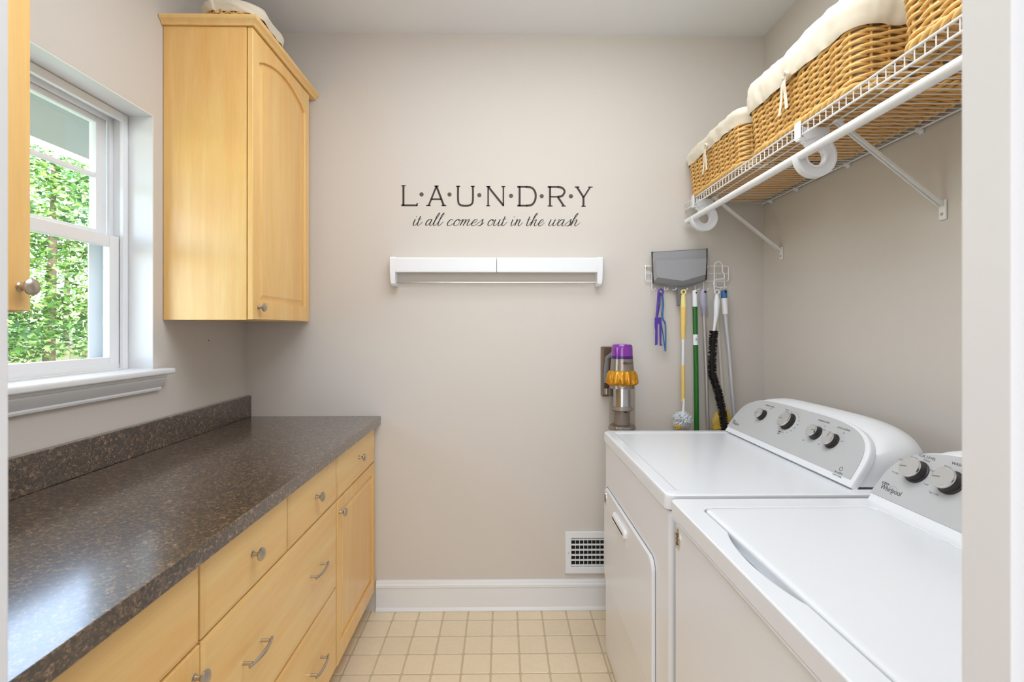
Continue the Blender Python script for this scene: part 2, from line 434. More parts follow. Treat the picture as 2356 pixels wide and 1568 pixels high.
# stool and apron
st = MB().bbox(-1.300, XL + .004, WY0 + .001, WY1 - .001, WZ0 - .020, WZ0 + .0005, .004)
st.bbox(XL + .0003, -1.165, .925, 1.712, WZ0 - .020, WZ0, .006, 3)
part('window_sill', st, 'trim', win)
ap = [(0, 0), (.012, 0), (.014, .006), (.012, .011), (.014, .013), (.020, .022), (.027, .032), (.030, .040), (.030, .045), (.034, .047), (.034, .056), (0, .056)]
m_ = frame((XL, .93, WZ0 - .076), (1, 0, 0), (0, 0, 1), (0, 1, 0))
part('sill_apron', MB().prism(ap, .76, m_), 'trim', win, angle=20)

# ------------------------------------------------------------------ outdoors
solo('roof_soffit', MB().box(-1.945, XL - T - .01, -1, 7, 2.135, 2.155), 'soffit', 'grey roof soffit seen through the top window pane', 'soffit')
solo('fascia_board', MB().bbox(-2.02, -1.9455, -1, 7, 2.132, 2.30, .006), 'fascia', 'white fascia board along the outer edge of the grey roof soffit', 'fascia')
solo('bounce_slab', MB().box(-5.2, XL - T - .02, -6, 12, -.60, -.56), 'bounce_slab', kind='structure')  # unseen slab added to keep green grass bounce off the soffit
gr = MB().box(-40, XL - T - .02, -8, 40, -.62, -.60)
solo('ground', gr, 'grass', kind='structure')
fence = thing('board_fence', 'weathered grey wooden board fence outside the lower window pane', 'fence', (-7.2, 8, -.6))
bd = MB().prism([(-.06, 0), (.06, 0), (.06, 1.66), (.035, 1.72), (-.035, 1.72), (-.06, 1.66)], .02, FB(0, 0, 0)).mesh('fence_board', 'fence')
for i in range(46):
    link('fence_board', bd, fence, (-2.2 + i * .127, 0, random.uniform(-.02, .02)))
part('fence_rail', MB().bbox(-9.5, -3.5, 7.94, 7.98, .94, 1.02, .004), 'fence', fence)
part('fence_rail', MB().bbox(-9.5, -3.5, 7.94, 7.98, -.1, -.02, .004), 'fence', fence)
def tree(name, label, x, y, h, R, nl, seed, cz=None, mats=(0, 1, 2, 3)):
    random.seed(seed)
    t = thing(name, label, 'tree', (x, y, -.6), 'trees beyond the window')
    part('trunk', MB().tube([(x, y, -.6), (x + .05, y, h * .3), (x, y + .1, h * .6), (x + .1, y, h * .85)], [.07, .06, .04, .02], 8), 'bark', t)
    f = MB(); mi = []
    cz = cz or h * .6
    for _ in range(nl):
        # leaves gather in clumps around the crown
        a = random.uniform(0, 2 * PI); b = math.acos(random.uniform(-1, 1)); r = random.uniform(.55, 1) ** .6
        p = Vector((math.sin(b) * math.cos(a) * R[0], math.sin(b) * math.sin(a) * R[1], math.cos(b) * R[2])) * r
        k = noise.noise(p * 1.1 + Vector((seed, 0, 0)))
        if k < -.12: continue
        p += Vector((x, y, cz)); s = random.uniform(.022, .05)
        d = Vector((random.gauss(0, 1), random.gauss(0, 1), random.gauss(0, .5))).normalized(); e = d.cross(Vector((random.gauss(0, .4), random.gauss(0, .4), 1))).normalized()
        f.add([p - d * s, p - e * s * .55, p + d * s, p + e * s * .55 + Vector((0, 0, s * .2))], [(0, 1, 2, 3)])
        mi.append(random.choices((0, 1, 2, 3), weights=(3, 4, 3, 1.2))[0])
    me = bpy.data.meshes.new('foliage'); o_ = Vector((x, y, -.6))
    me.from_pydata([v - o_ for v in f.v], [], f.f)
    for m in M['leaf']: me.materials.append(m)
    me.polygons.foreach_set('material_index', mi); me.update()
    tag(link('foliage', me, t), kind='stuff')
    return t
tree('leafy_tree', 'leafy green tree filling the upper window panes', -5.7, 6.0, 4.0, (1.9, 1.7, 1.25), 60000, 3, 2.15)
tree('leafy_tree', 'lower bushy green tree just in front of the board fence', -2.9, 6.9, 2.2, (.75, .55, 1.0), 22000, 5, 1.6)
tree('leafy_tree', 'tall leafy tree standing far behind the board fence', -10.2, 11.2, 6, (3.6, 2.2, 3.0), 60000, 9, 2.9)
tree('leafy_tree', 'most distant leafy tree beyond the board fence', -14.2, 16.5, 7, (4.6, 2.6, 4.2), 52000, 12, 3.3)
tree('leafy_tree', 'leafy tree left of the board fence, hidden behind the left window jamb', -9.5, 3.6, 5, (2.4, 2.2, 2.2), 24000, 15, 2.4)
tree('leafy_tree', 'leafy tree outside the window far left, beyond the picture edge', -9.5, -1.2, 5, (2.4, 2.2, 2.3), 20000, 17, 2.4)
random.seed(11)

# ------------------------------------------------------------------ cabinet hardware
knob_prof = [(.0085, 0), (.0085, .0015), (.006, .003), (.0045, .008), (.005, .013), (.009, .017), (.0145, .019), (.0158, .021), (.0155, .0235), (.012, .0265), (.006, .028), (.001, .0284)]
def knob_mesh():
    return MB().lathe(knob_prof, 20, frame((0, 0, 0), (0, 1, 0), (0, 0, 1), (1, 0, 0))).mesh('knob', 'nickel')
KN = knob_mesh()
def pull_mesh():
    b = MB(); L = .048
    for s in (-1, 1): b.tube([(0, s * L * .85, 0), (.022, s * L * .85, 0)], .0042, 10)
    pts = []; rr = []
    for i in range(13):
        u = -1 + 2 * i / 12; pts.append((.022 + .008 * (1 - u * u), u * L * 1.12, 0)); rr.append(.0036 + .0014 * (1 - abs(u)))
    b.tube(pts, rr, 8)
    return b.mesh('bow_handle', 'nickel')
PL = pull_mesh()
def add_knob(parent, x, y, z):
    o = link('knob', KN, parent, Vector((x, y, z)) - WL[parent]); return o
def add_pull(parent, x, y, z):
    return link('bow_handle', PL, parent, Vector((x, y, z)) - WL[parent])

def slab(y0, y1, z0, z1, x=-.605, th=.019, inset=.012, lip=.004):
    """drawer front with a thumbnail edge"""
    b = MB(); g = .0015
    b.loft([rect3(x - th, y0 + g, y1 - g, z0 + g, z1 - g), rect3(x - lip, y0 + g, y1 - g, z0 + g, z1 - g),
            rect3(x - .0010, y0 + g + inset * .8, y1 - g - inset * .8, z0 + g + inset * .8, z1 - g - inset * .8),
            rect3(x, y0 + g + inset, y1 - g - inset, z0 + g + inset, z1 - g - inset)])
    return b
def rect3(x, y0, y1, z0, z1): return [(x, y0, z0), (x, y1, z0), (x, y1, z1), (x, y0, z1)]
def panel_door(y0, y1, z0, z1, x, th=.02, st=.045, rb=.065, rt=.06, arch=0.0):
    """frame-and-panel door; returns (frame, panel) builders"""
    g = .0015; n = 14
    iy0, iy1, iz0, iz1 = y0 + st, y1 - st, z0 + rb, z1 - rt
    def inner(o):
        a, b, c, d = iy0 + o, iy1 - o, iz0 + o, iz1 - o
        pts = [(a, c), (b, c)]
        for i in range(n + 1):
            u = i / n; pts.append((b + (a - b) * u, d + arch * math.sin(PI * u) ** .8 if arch else d))
        return pts
    outer = [(y0 + g, z0 + g), (y1 - g, z0 + g), (y1 - g, z1 - g), (y0 + g, z1 - g)]
    m = frame((x - th / 2, 0, 0), (0, 1, 0), (0, 0, 1), (1, 0, 0))
    fr = curve_mesh([outer, inner(0)], th / 2 - .0025, .0025, m)
    pm = frame((x, 0, 0), (0, 1, 0), (0, 0, 1), (1, 0, 0))
    pn = MB()
    rings = []
    for o, dx in ((-.006, -.014), (-.006, -.0095), (.004, -.0088), (.022, -.0028), (.0245, -.0015)):
        rings.append([(x + dx, p[0], p[1]) for p in inner(o)])
    pn.loft(rings)
    return fr, pn

def base_cab(y0, y1, label):
    c = thing('base_cabinet', label, 'cabinet', (-.9, (y0 + y1) / 2, 0))
    part('cabinet_body', MB().box(XL + .004, -.6255, y0 + .0005, y1 - .0005, .10, .884), 'woodv', c)
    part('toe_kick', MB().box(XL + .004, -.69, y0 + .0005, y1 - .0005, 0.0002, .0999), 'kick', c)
    return c
# far unit: drawer over door
c1 = base_cab(1.7475, 2.266, 'maple base cabinet against the back wall with one drawer over one door')
d = part('drawer', slab(1.747, 2.262, .712, .882), 'woodh', c1); add_knob(d, -.605, 2.012, .797)
a, b = panel_door(1.747, 2.262, .102, .710, -.605, .019, .042, .068, .048)
d = part('door', a, 'woodv', c1, angle=30); part('door_panel', b, 'woodv', d, angle=20); add_knob(d, -.605, 1.771, .66)
# middle unit: two drawers over two wide drawers
c2 = base_cab(.9625, 1.7465, 'maple base cabinet in the middle with two small drawers over two wide drawers')
for (ya, yb) in ((1.353, 1.745), (.964, 1.351)):
    d = part('drawer', slab(ya, yb, .712, .882), 'woodh', c2); add_knob(d, -.605, (ya + yb) / 2, .795)
for (za, zb, zh) in ((.398, .710, .56), (.102, .396, .25)):
    d = part('wide_drawer', slab(.964, 1.745, za, zb), 'woodh', c2)
    add_pull(d, -.605, 1.545, zh); add_pull(d, -.605, 1.157, zh)
# near unit
c3 = base_cab(.384, .9615, 'maple base cabinet nearest the doorway with a drawer over paired doors')
d = part('drawer', slab(.386, .960, .712, .882), 'woodh', c3); add_knob(d, -.605, .672, .795)
a, b = panel_door(.674, .960, .102, .710, -.605, .019, .045, .068, .048)
d = part('door', a, 'woodv', c3, angle=30); part('door_panel', b, 'woodv', d, angle=20); add_knob(d, -.605, .940, .655)
a, b = panel_door(.386, .672, .102, .710, -.605, .019, .045, .068, .048)
d = part('door', a, 'woodv', c3, angle=30); part('door_panel', b, 'woodv', d, angle=20); add_knob(d, -.605, .406, .655)

ct = thing('countertop', 'dark brown speckled laminate countertop running along the left wall', 'countertop', (-.9, 1.3, .885))
part('worktop', MB().bbox(XL + .002, -.580, .383, YB - .002, .885, .924, .0025), 'lam', ct)
part('backsplash', MB().bbox(XL + .002, -1.190, .383, YB - .003, .9242, 1.024, .002), 'lam', ct)

# upper cabinets
def upper(y0, y1, dy0, dy1, label, knob_y, arch):
    c = thing('wall_cabinet', label, 'cabinet', (-1.06, (y0 + y1) / 2, 1.37))
    part('cabinet_body', MB().bbox(XL + .002, -.9185, y0, y1, 1.370, 2.420, .0015), 'woodv', c)
    a, b = panel_door(dy0, dy1, 1.371, 2.418, -.895, .020, .047, .068, .103, arch)
    d = part('door', a, 'woodv', c, angle=30); part('door_panel', b, 'woodv', d, angle=20); add_knob(d, -.895, knob_y, 1.417)
    # crown: moulded strip around front and free side
    pr = [(0, 0), (.008, 0), (.010, .004), (.014, .010), (.022, .016), (.025, .022), (.025, .028), (0, .028)]
    mb = MB()
    mb.loft([[(-.895 + o, y1, 2.4205 + h) for o, h in pr], [(-.895 + o, y0 - o, 2.4205 + h) for o, h in pr], [(XL + .002, y0 - o, 2.4205 + h) for o, h in pr]])
    mb.box(XL + .002, -.896, y0 + .001, y1, 2.4205, 2.447)
    part('crown_moulding', mb, 'woodh', c, angle=25)
    return c
upper(1.715, 2.266, 1.714, 2.212, 'tall maple wall cabinet in the far corner with an arched raised-panel door', 1.7535, .055)
upper(.384, .916, .386, .915, 'maple wall cabinet beside the window nearest the doorway, mostly hidden', .893, .055)

# ------------------------------------------------------------------ wicker baskets
def path_rr(x0, x1, y0, y1, r):
    """rounded rectangle as (point, outward normal) by arc length"""
    segs = []
    L = [(x1 - r - (x0 + r)), r * PI / 2, (y1 - r) - (y0 + r), r * PI / 2] * 2
    P = sum(L)
    def at(s):
        s %= P
        cs = [((x0 + r, y0), (1, 0), (0, -1)), ((x1 - r, y0 + r), -PI / 2), ((x1, y0 + r), (0, 1), (1, 0)), ((x1 - r, y1 - r), 0),
              ((x1 - r, y1), (-1, 0), (0, 1)), ((x0 + r, y1 - r), PI / 2), ((x0, y1 - r), (0, -1), (-1, 0)), ((x0 + r, y0 + r), PI)]
        LL = [x1 - x0 - 2 * r, r * PI / 2, y1 - y0 - 2 * r, r * PI / 2] * 2
        for c, l in zip(cs, LL):
            if s <= l + 1e-9:
                if len(c) == 3: return Vector((c[0][0] + c[1][0] * s, c[0][1] + c[1][1] * s, 0)), Vector((*c[2], 0))
                a = c[1] + s / r; n = Vector((math.cos(a), math.sin(a), 0)); return Vector((*c[0], 0)) + n * r, n
            s -= l
        return Vector((x0 + r, y0, 0)), Vector((0, -1, 0))
    return at, P
def basket(name, label, cat, x0, x1, y0, y1, z0, h, group, r=.04, pitch=.0090, sp=.046, wr=.0048, cuff=.06, taper=.014, tie=True, seed=1, stuff=False, bulge=.008):
    random.seed(seed)
    t = thing(name, label, cat, ((x0 + x1) / 2, (y0 + y1) / 2, z0), group)
    def sect(z):
        k = (1 - (z - z0) / h) * taper
        return path_rr(x0 + k, x1 - k, y0 + k, y1 - k, r)
    at, P = sect(z0 + h)
    N = 2 * int(P / sp / 2); rows = int((h - .028) / pitch)
    allw = MB()
    for j in range(rows):
        z = z0 + .026 + j * pitch; at, P = sect(z); w_ = MB(); pts = []; rr = []
        for i in range(N * 4):
            u = i / 4; ph = math.cos(PI * (u + j)); jit = noise.noise(Vector((u * .9, j * 3.1, seed * 7))) * .0035
            p, n = at(u * P / N)
            # weave slants over each stake
            pts.append(p + n * (.0048 * ph) + Vector((0, 0, z + jit + .0022 * math.sin(PI * (u + j)))))
            rr.append(wr * (1 + .10 * noise.noise(Vector((u * .5, j, 3)))))
        w_.tube(pts, rr, 6, closed=True)
        if stuff: allw.add(w_.v, w_.f)
        else: part('willow_strand', w_, 'willow', t, angle=80)
    if stuff: part('willow_weave', allw, 'willow', t, kind='stuff', angle=80)
    sk = MB()
    for i in range(N):
        a, Pa = sect(z0 + .01); b, Pb = sect(z0 + h)
        p, n = a(i * Pa / N); q, n2 = b(i * Pb / N)
        sk.tube([p + Vector((0, 0, z0 + .008)), q + Vector((0, 0, z0 + h))], .0042, 6)
    part('stakes', sk, 'willow', t, kind='stuff', angle=80)
    # plaited foot border: two strands twisted together
    at, P = sect(z0 + .012); fb = MB(); K = int(P / .006)
    for s in range(3):
        pts = []
        for i in range(K):
            p, n = at(i * P / K); a = 2 * PI * (i * round(P / .075) / K + s / 3)
            pts.append(p + n * (.0068 * math.cos(a) + .002) + Vector((0, 0, z0 + .0155 + .0078 * math.sin(a))))
        fb.tube(pts, .0062, 6, closed=True)
    part('foot_border', fb, 'willow', t, angle=80)
    # base weave
    bw = MB(); k = taper; n_ = int((y1 - y0 - 2 * k - .02) / .0105); z = z0 + .011
    for j in range(n_):
        y = y0 + k + .012 + j * .0105; pts = []; m_ = 24
        for i in range(m_ + 1):
            x = x0 + k + .006 + (x1 - x0 - 2 * k - .012) * i / m_
            pts.append((x, y + .0022 * noise.noise(Vector((x * 20, j, 5))), z + .0028 * math.cos(PI * (i / 3 + j))))
        bw.tube(pts, .0056, 5)
    part('base_weave', bw, 'willowd', t, kind='stuff', angle=80)
    if stuff is False:
        part('base_lining', MB().box(x0 + k + .01, x1 - k - .01, y0 + k + .01, y1 - k - .01, z0 + .018, z0 + .022), 'cloth', t)
    # cotton liner: outside cuff, over the rim, down inside
    K = 320; rings = []
    prof = [(.0105, h - cuff), (.013, h - cuff + .004), (.0135, h - cuff * .75), (.0130, h - cuff * .55), (.0135, h - cuff * .38), (.013, h - cuff * .2), (.0125, h - .004), (.010, h + .006), (.003, h + .011), (-.006, h + .008), (-.010, h - .01), (-.010, h * .5), (-.010, .03)]
    for qi, (o, dz) in enumerate(prof):
        at, P = sect(z0 + min(max(dz, 0), h)); R = []
        for i in range(K):
            p, n = at(i * P / K); u = i / K * P
            fold = noise.noise(Vector((u * 16, dz * 9, seed))) * .008 + noise.noise(Vector((u * 38 + dz * 90, dz * 20, seed + 4))) * .0042
            sag = noise.noise(Vector((u * 6, 1, seed))) * .006 if qi in (0, 1) else 0
            top = noise.noise(Vector((u * 7, 5, seed))) * .007 if 5 < qi < 11 else 0
            R.append(p + n * (o + fold * (1 if qi < 8 else .4) + (bulge * math.sin(PI * min(1, (h + .01 - dz) / cuff)) if qi < 9 else 0)) + Vector((0, 0, z0 + dz + sag + top)))
        rings.append(R)
    part('cloth_liner', MB().loft(rings, cap=False), 'cloth', t, angle=180)
    if tie:
        ty = y0 + (y1 - y0) * .5; xf = x0 - .016; zt = z0 + h - cuff + .004; tb = MB()
        def band(pts, w2):
            pts = catmull(pts, 5); L = [Vector(p) + Vector((0, w2, 0)) for p in pts]; R = [Vector(p) - Vector((0, w2, 0)) for p in pts]
            L2 = [p + Vector((-.0015, 0, 0)) for p in L]; R2 = [p + Vector((-.0015, 0, 0)) for p in R]
            tb.loft([[a, b, c, d] for a, b, c, d in zip(L, R, R2, L2)])
        band([(xf, ty, zt), (xf - .008, ty + .006, zt - .02), (xf - .004, ty + .018, zt - .06), (xf - .006, ty + .026, zt - .105)], .006)
        band([(xf, ty, zt), (xf - .012, ty - .010, zt - .02), (xf - .006, ty - .006, zt - .055), (xf - .008, ty - .016, zt - .10)], .0065)
        tb.tube([(xf, ty - .012, zt + .004), (xf - .008, ty, zt - .002), (xf, ty + .012, zt + .004)], .006, 8)
        tb.tube(catmull([(xf - .004, ty, zt), (xf - .014, ty - .018, zt + .008), (xf - .012, ty - .030, zt - .004), (xf - .004, ty - .004, zt - .006)], 4), .0045, 6)
        part('tie', tb, 'cloth', t, angle=60)
    return t
G = 'cloth-lined willow baskets on the wire shelf'
ZS = 1.9375
basket('wicker_basket', 'farthest willow basket on the wire shelf, cream liner, against the back wall', 'basket', .878, 1.232, 1.749, 2.252, ZS, .215, G, seed=1, cuff=.052)
basket('wicker_basket', 'middle willow basket on the wire shelf with cream liner and long hanging tie', 'basket', .878, 1.232, 1.178, 1.697, ZS, .245, G, seed=2, cuff=.085)
b3 = basket('wicker_basket', 'nearest willow basket on the wire shelf, cut off by the top of the picture', 'basket', .878, 1.232, .545, 1.062, ZS, .245, G, seed=3, cuff=.085)
part('paper_tag', MB().box(1.00, 1.05, .93, 1.0, ZS + .0030, ZS + .0040), 'tag', b3)
basket('wicker_basket', 'small rounded willow basket with cream liner on top of the far wall cabinet', 'basket', -1.135, -.925, 1.775, 2.045, 2.4475, .097, None, r=.07, pitch=.009, sp=.022, wr=.0042, cuff=.032, taper=.006, tie=False, seed=6, stuff=True, bulge=.004)
random.seed(21)

# ------------------------------------------------------------------ wire shelf on the right wall
SX0, SX1, SY0, SY1, SZ = .871, 1.238, .44, 2.262, 1.934
sh = thing('wire_shelf', 'white coated wire shelf with hanging rod along the right wall', 'shelf', ((SX0 + SX1) / 2, 1.35, SZ))
dw = MB().tube([(SX1, 0, 0), (SX0 + .004, 0, 0), (SX0, 0, -.004), (SX0, 0, -.030)], .0014, 6).mesh('deck_wire', 'wire')
i = 0; y = SY0 + .004
while y < SY1:
    link('deck_wire', dw, sh, Vector((0, y, SZ + .0015)) - WL[sh]); y += .0251
for nm, x, z, r in (('top_rail', SX0 - .0005, SZ - .0015, .0030), ('lip_rail', SX0, SZ - .031, .0030), ('support_wire', .951, SZ - .0025, .0024), ('wall_rail', SX1, SZ - .0012, .0028)):
    part(nm, MB().tube([(x, SY0, z), (x, SY1, z)], r, 8), 'wire', sh)
for y in (2.197, 2.004, 1.704, 1.405, .95, .60):
    cl = MB().tube([(SX1 - .004, y, SZ - .003), (XR - .0005, y, SZ - .003)], .0075, 10)
    cl.bbox(XR - .006, XR - .0005, y - .008, y + .008, SZ - .014, SZ + .012, .002)
    part('wall_clip', cl, 'whitep', sh)
for y in (2.119, 1.335, .62):
    br = MB(); a = Vector((.945, y, SZ - .006)); b = Vector((XR - .006, y, 1.690))
    d = (b - a).normalized(); n_ = Vector((-d.z, 0, d.x)); wv = Vector((0, .0075, 0))
    rings = []
    for p in (a, b):
        rings.append([p + wv + n_ * .0015, p - wv + n_ * .0015, p - wv - n_ * .007, p - wv * .6 - n_ * .007, p - wv * .7 + n_ * .000, p + wv * .7, p + wv * .6 - n_ * .007, p + wv - n_ * .007])
    br.loft(rings)
    br.bbox(.938, .962, y - .010, y + .010, SZ - .010, SZ - .0045, .002)
    br.bbox(XR - .007, XR - .0005, y - .011, y + .011, 1.648, 1.705, .003)
    p = part('brace', br, 'wire', sh)
    part('screw', MB().lathe([(.0045, 0), (.004, .0015), (.001, .002)], 12, FR(XR - .0072, y, 1.664)), 'nickel', p)
rod = thing('hanging_rod', 'thick white closet rod hanging below the front of the wire shelf', 'rod', (.87, 1.3, 1.843))
part('rod', MB().tube([(.868, .46, 1.843), (.868, 2.235, 1.843)], .0125, 20), 'rod', rod)
for y in (2.155, 1.385, .66):
    hk = MB(); cx_, cz_ = .914, 1.842
    # flat C-shaped ring, open at the rod
    ro, ri = .0575, .030; rings = []
    for i in range(29):
        a = math.radians(155 - 300 + 0) + math.radians(300) * i / 28 if False else math.radians(178 + 310 * i / 28)
        c, s_ = math.cos(a), math.sin(a); rings.append([(cx_ + ri * c, y - .008, cz_ + ri * s_), (cx_ + ro * c, y - .008, cz_ + ro * s_), (cx_ + ro * c, y + .008, cz_ + ro * s_), (cx_ + ri * c, y + .008, cz_ + ri * s_)])
    hk.loft(rings)
    for i_, rr_ in ((0, ro), (1, ri)):
        rings = []
        for i in range(29):
            a = math.radians(178 + 310 * i / 28); c, s_ = math.cos(a), math.sin(a)
            rings.append([(cx_ + (rr_ - .003) * c, y - .0105, cz_ + (rr_ - .003) * s_), (cx_ + (rr_ + .003) * c, y - .0105, cz_ + (rr_ + .003) * s_), (cx_ + (rr_ + .003) * c, y + .0105, cz_ + (rr_ + .003) * s_), (cx_ + (rr_ - .003) * c, y + .0105, cz_ + (rr_ - .003) * s_)])
        hk.loft(rings)
    hk.bbox(SX0 + .006, .955, y - .007, y + .007, 1.880, SZ - .006, .002)
    hk.bbox(SX0 - .009, SX0 - .0045, y - .014, y + .014, 1.893, SZ + .010, .002)
    hk.bbox(SX0 - .008, SX0 + .012, y - .010, y + .010, 1.888, 1.8985, .002)
    part('rod_hook', hk, 'whitep', rod, angle=30)

# ------------------------------------------------------------------ wall lettering
def ribbon(pts, ws, m, h=.0007):
    pts = [Vector((*p[:2], 0)) for p in pts]; L = []; R = []
    for i, p in enumerate(pts):
        a = pts[max(i - 1, 0)]; b = pts[min(i + 1, len(pts) - 1)]; d = (b - a)
        d = d.normalized() if d.length > 0 else Vector((1, 0, 0)); n = Vector((-d.y, d.x, 0))
        w_ = ws[i] if isinstance(ws, list) else ws
        L.append(p + n * w_ / 2); R.append(p - n * w_ / 2)
    up = Vector((0, 0, h)); return MB().loft([[l, r, r + up, l + up] for l, r in zip(L, R)], m=m)
# capital letters, drawn in units of 1/100 of the cap height (46 px); x measured in the same unit
S = .0955
lx = lambda px: (px - 1157) * .0020747      # metres on the back wall per photo pixel
caps = thing('wall_lettering', 'large dark brown capital lettering reading LAUNDRY on the back wall', 'lettering', (0, YB - .001, 1.97))
def cap(letter_x, top, bot, strokes, w=.0120):
    """strokes in 0..1 x (scaled by width) and 0..1 y"""
    mb = MB(); x0, x1 = letter_x
    X = lambda u: lx(880 + (x0 + (x1 - x0) * u) / 4.531); Z = lambda v: 1.34 + (755 - (400 + (bot + (top - bot) * v) / 4.531)) * .0020747
    for st_, ww in strokes:
        P = [(X(a), Z(b)) for a, b in st_]
        if len(P) > 3: P = [tuple(p[:2]) for p in catmull([(a, b, 0) for a, b in P], 5)]
        t = ribbon(P, ww * w * .80, FB(0, YB - .0004, 0)); mb.add(t.v, t.f)
    part('letter', mb, 'decal', caps, angle=30)
def serif(cx, y, half=.16, up=1): return ([(cx - half, y), (cx + half, y)], .62)
B, N_ = 1.0, .82
cap((200, 372), 124, 335, [([(.13, 0), (.13, 1)], B), ([(0, .98), (.27, .98)], .5), ([(0, .02), (.98, .02)], .8), ([(.93, -.02), (.97, .13)], .6)])
cap((458, 667), 126, 335, [([(.12, 0), (.52, 1)], .85), ([(.50, 1), (.88, 0)], B), ([(.25, .33), (.75, .33)], .75), ([(0, .015), (.22, .015)], .5), ([(.76, .015), (1, .015)], .5), ([(.40, .98), (.62, .98)], .5)])
cap((768, 962), 128, 338, [([(.11, 1), (.11, .3), (.2, .08), (.5, 0.015), (.8, .08), (.9, .3), (.9, 1)], .95), ([(0, .98), (.22, .98)], .5), ([(.79, .98), (1, .98)], .5)])
cap((1082, 1280), 130, 336, [([(.1, 0), (.1, 1)], .75), ([(.1, .98), (.9, .03)], B), ([(.9, 0), (.9, 1)], .75), ([(0, .015), (.2, .015)], .5), ([(0, .985), (.22, .985)], .5), ([(.8, .985), (1, .985)], .5)])
cap((1405, 1607), 130, 336, [([(.12, 0), (.12, 1)], B), ([(0, .975), (.5, .975)], .8), ([(.45, .975), (.75, .93), (.92, .72), (.95, .48), (.9, .26), (.74, .07), (.45, .025)], B), ([(.5, .025), (0, .025)], .8)])
cap((1722, 1912), 130, 336, [([(.13, 0), (.13, 1)], B), ([(0, .975), (.6, .975)], .8), ([(.55, .975), (.8, .93), (.93, .75), (.8, .53), (.55, .48)], B), ([(.6, .48), (.13, .48)], .7), ([(.55, .48), (.88, .02)], B), ([(0, .015), (.27, .015)], .5), ([(.76, .015), (1, .015)], .5)])
cap((2003, 2192), 132, 338, [([(.12, 1), (.5, .46)], B), ([(.87, 1), (.5, .46)], .75), ([(.49, .5), (.49, 0)], B), ([(0, .985), (.27, .985)], .5), ([(.75, .985), (1, .985)], .5), ([(.37, .015), (.62, .015)], .5)])
for px, py in ((410, 217), (700, 217), (1010, 223), (1340, 229), (1660, 231), (1965, 231)):
    part('dot', MB().lathe([(.0099, 0), (.0099, .0007)], 20, FB(lx(880 + px / 4.531), YB - .0004, 1.34 + (755 - 400 - py / 4.531) * .0020747)), 'decald', caps)
scr = thing('wall_lettering', 'thin black cursive lettering under the large capitals, reading it all comes out in the wash', 'lettering', (0, YB - .001, 1.83))
GL = {
 'i': (.5, [[(0, 1), (0, .25), (.12, 0), (.3, .1), (.5, .55)], [(.0, 1.42), (.05, 1.36)]]),
 't': (.55, [[(0, 1.45), (0, .25), (.12, 0), (.3, .1), (.52, .6)], [(-.2, .98), (.25, 1.02)]]),
 'a': (1.0, [[(.52, .85), (.35, 1), (.12, .82), (0, .4), (.1, .03), (.3, .1), (.5, .6), (.56, 1)], [(.56, 1), (.53, .25), (.65, 0), (.82, .1), (1.0, .5)]]),
 'l': (.55, [[(-.12, .3), (.1, 1.1), (.26, 1.75), (.2, 1.98), (.06, 1.6), (0, .8), (0, .25), (.12, 0), (.3, .1), (.55, .6)]]),
 'c': (.72, [[(.48, .78), (.35, 1), (.12, .85), (0, .4), (.1, .05), (.32, 0), (.55, .2), (.72, .5)]]),
 'o': (.72, [[(.3, 1), (.08, .8), (0, .4), (.1, .05), (.3, 0), (.5, .2), (.55, .6), (.45, .95), (.3, 1), (.42, .8), (.72, .8)]]),
 'm': (1.25, [[(-.05, .8), (.08, 1), (.1, .7), (.04, 0)], [(.05, .15), (.2, .75), (.38, 1), (.44, .7), (.38, 0)], [(.4, .15), (.55, .75), (.74, 1), (.8, .7), (.76, .25), (.88, 0), (1.05, .1), (1.25, .55)]]),
 'n': (.95, [[(-.05, .8), (.08, 1), (.1, .7), (.04, 0)], [(.05, .15), (.2, .75), (.42, 1), (.48, .7), (.44, .25), (.56, 0), (.74, .1), (.95, .55)]]),
 'e': (.7, [[(0, .38), (.3, .5), (.45, .8), (.33, 1), (.12, .85), (0, .4), (.1, .05), (.32, 0), (.52, .2), (.7, .5)]]),
 's': (.6, [[(-.1, .3), (.15, .7), (.32, 1.05), (.36, .7), (.42, .35), (.32, .03), (.12, 0), (.0, .12)], [(.3, .02), (.45, .15), (.62, .5)]]),
 'u': (1.0, [[(0, 1), (0, .25), (.12, 0), (.32, .15), (.52, .65), (.56, 1)], [(.56, 1), (.54, .25), (.66, 0), (.82, .1), (1, .5)]]),
 'h': (.95, [[(-.15, .4), (.12, 1.2), (.28, 1.78), (.22, 1.98), (.08, 1.6), (.02, .8), (0, 0)], [(.02, .15), (.2, .78), (.4, 1), (.46, .7), (.42, .25), (.54, 0), (.72, .1), (.95, .55)]]),
 'w': (1.0, [[(0, 1), (-.02, .25), (.1, 0), (.28, .12), (.46, .6), (.5, 1)], [(.5, 1), (.46, .25), (.58, 0), (.76, .12), (.92, .6), (.9, 1), (1.0, .9)]]),
}
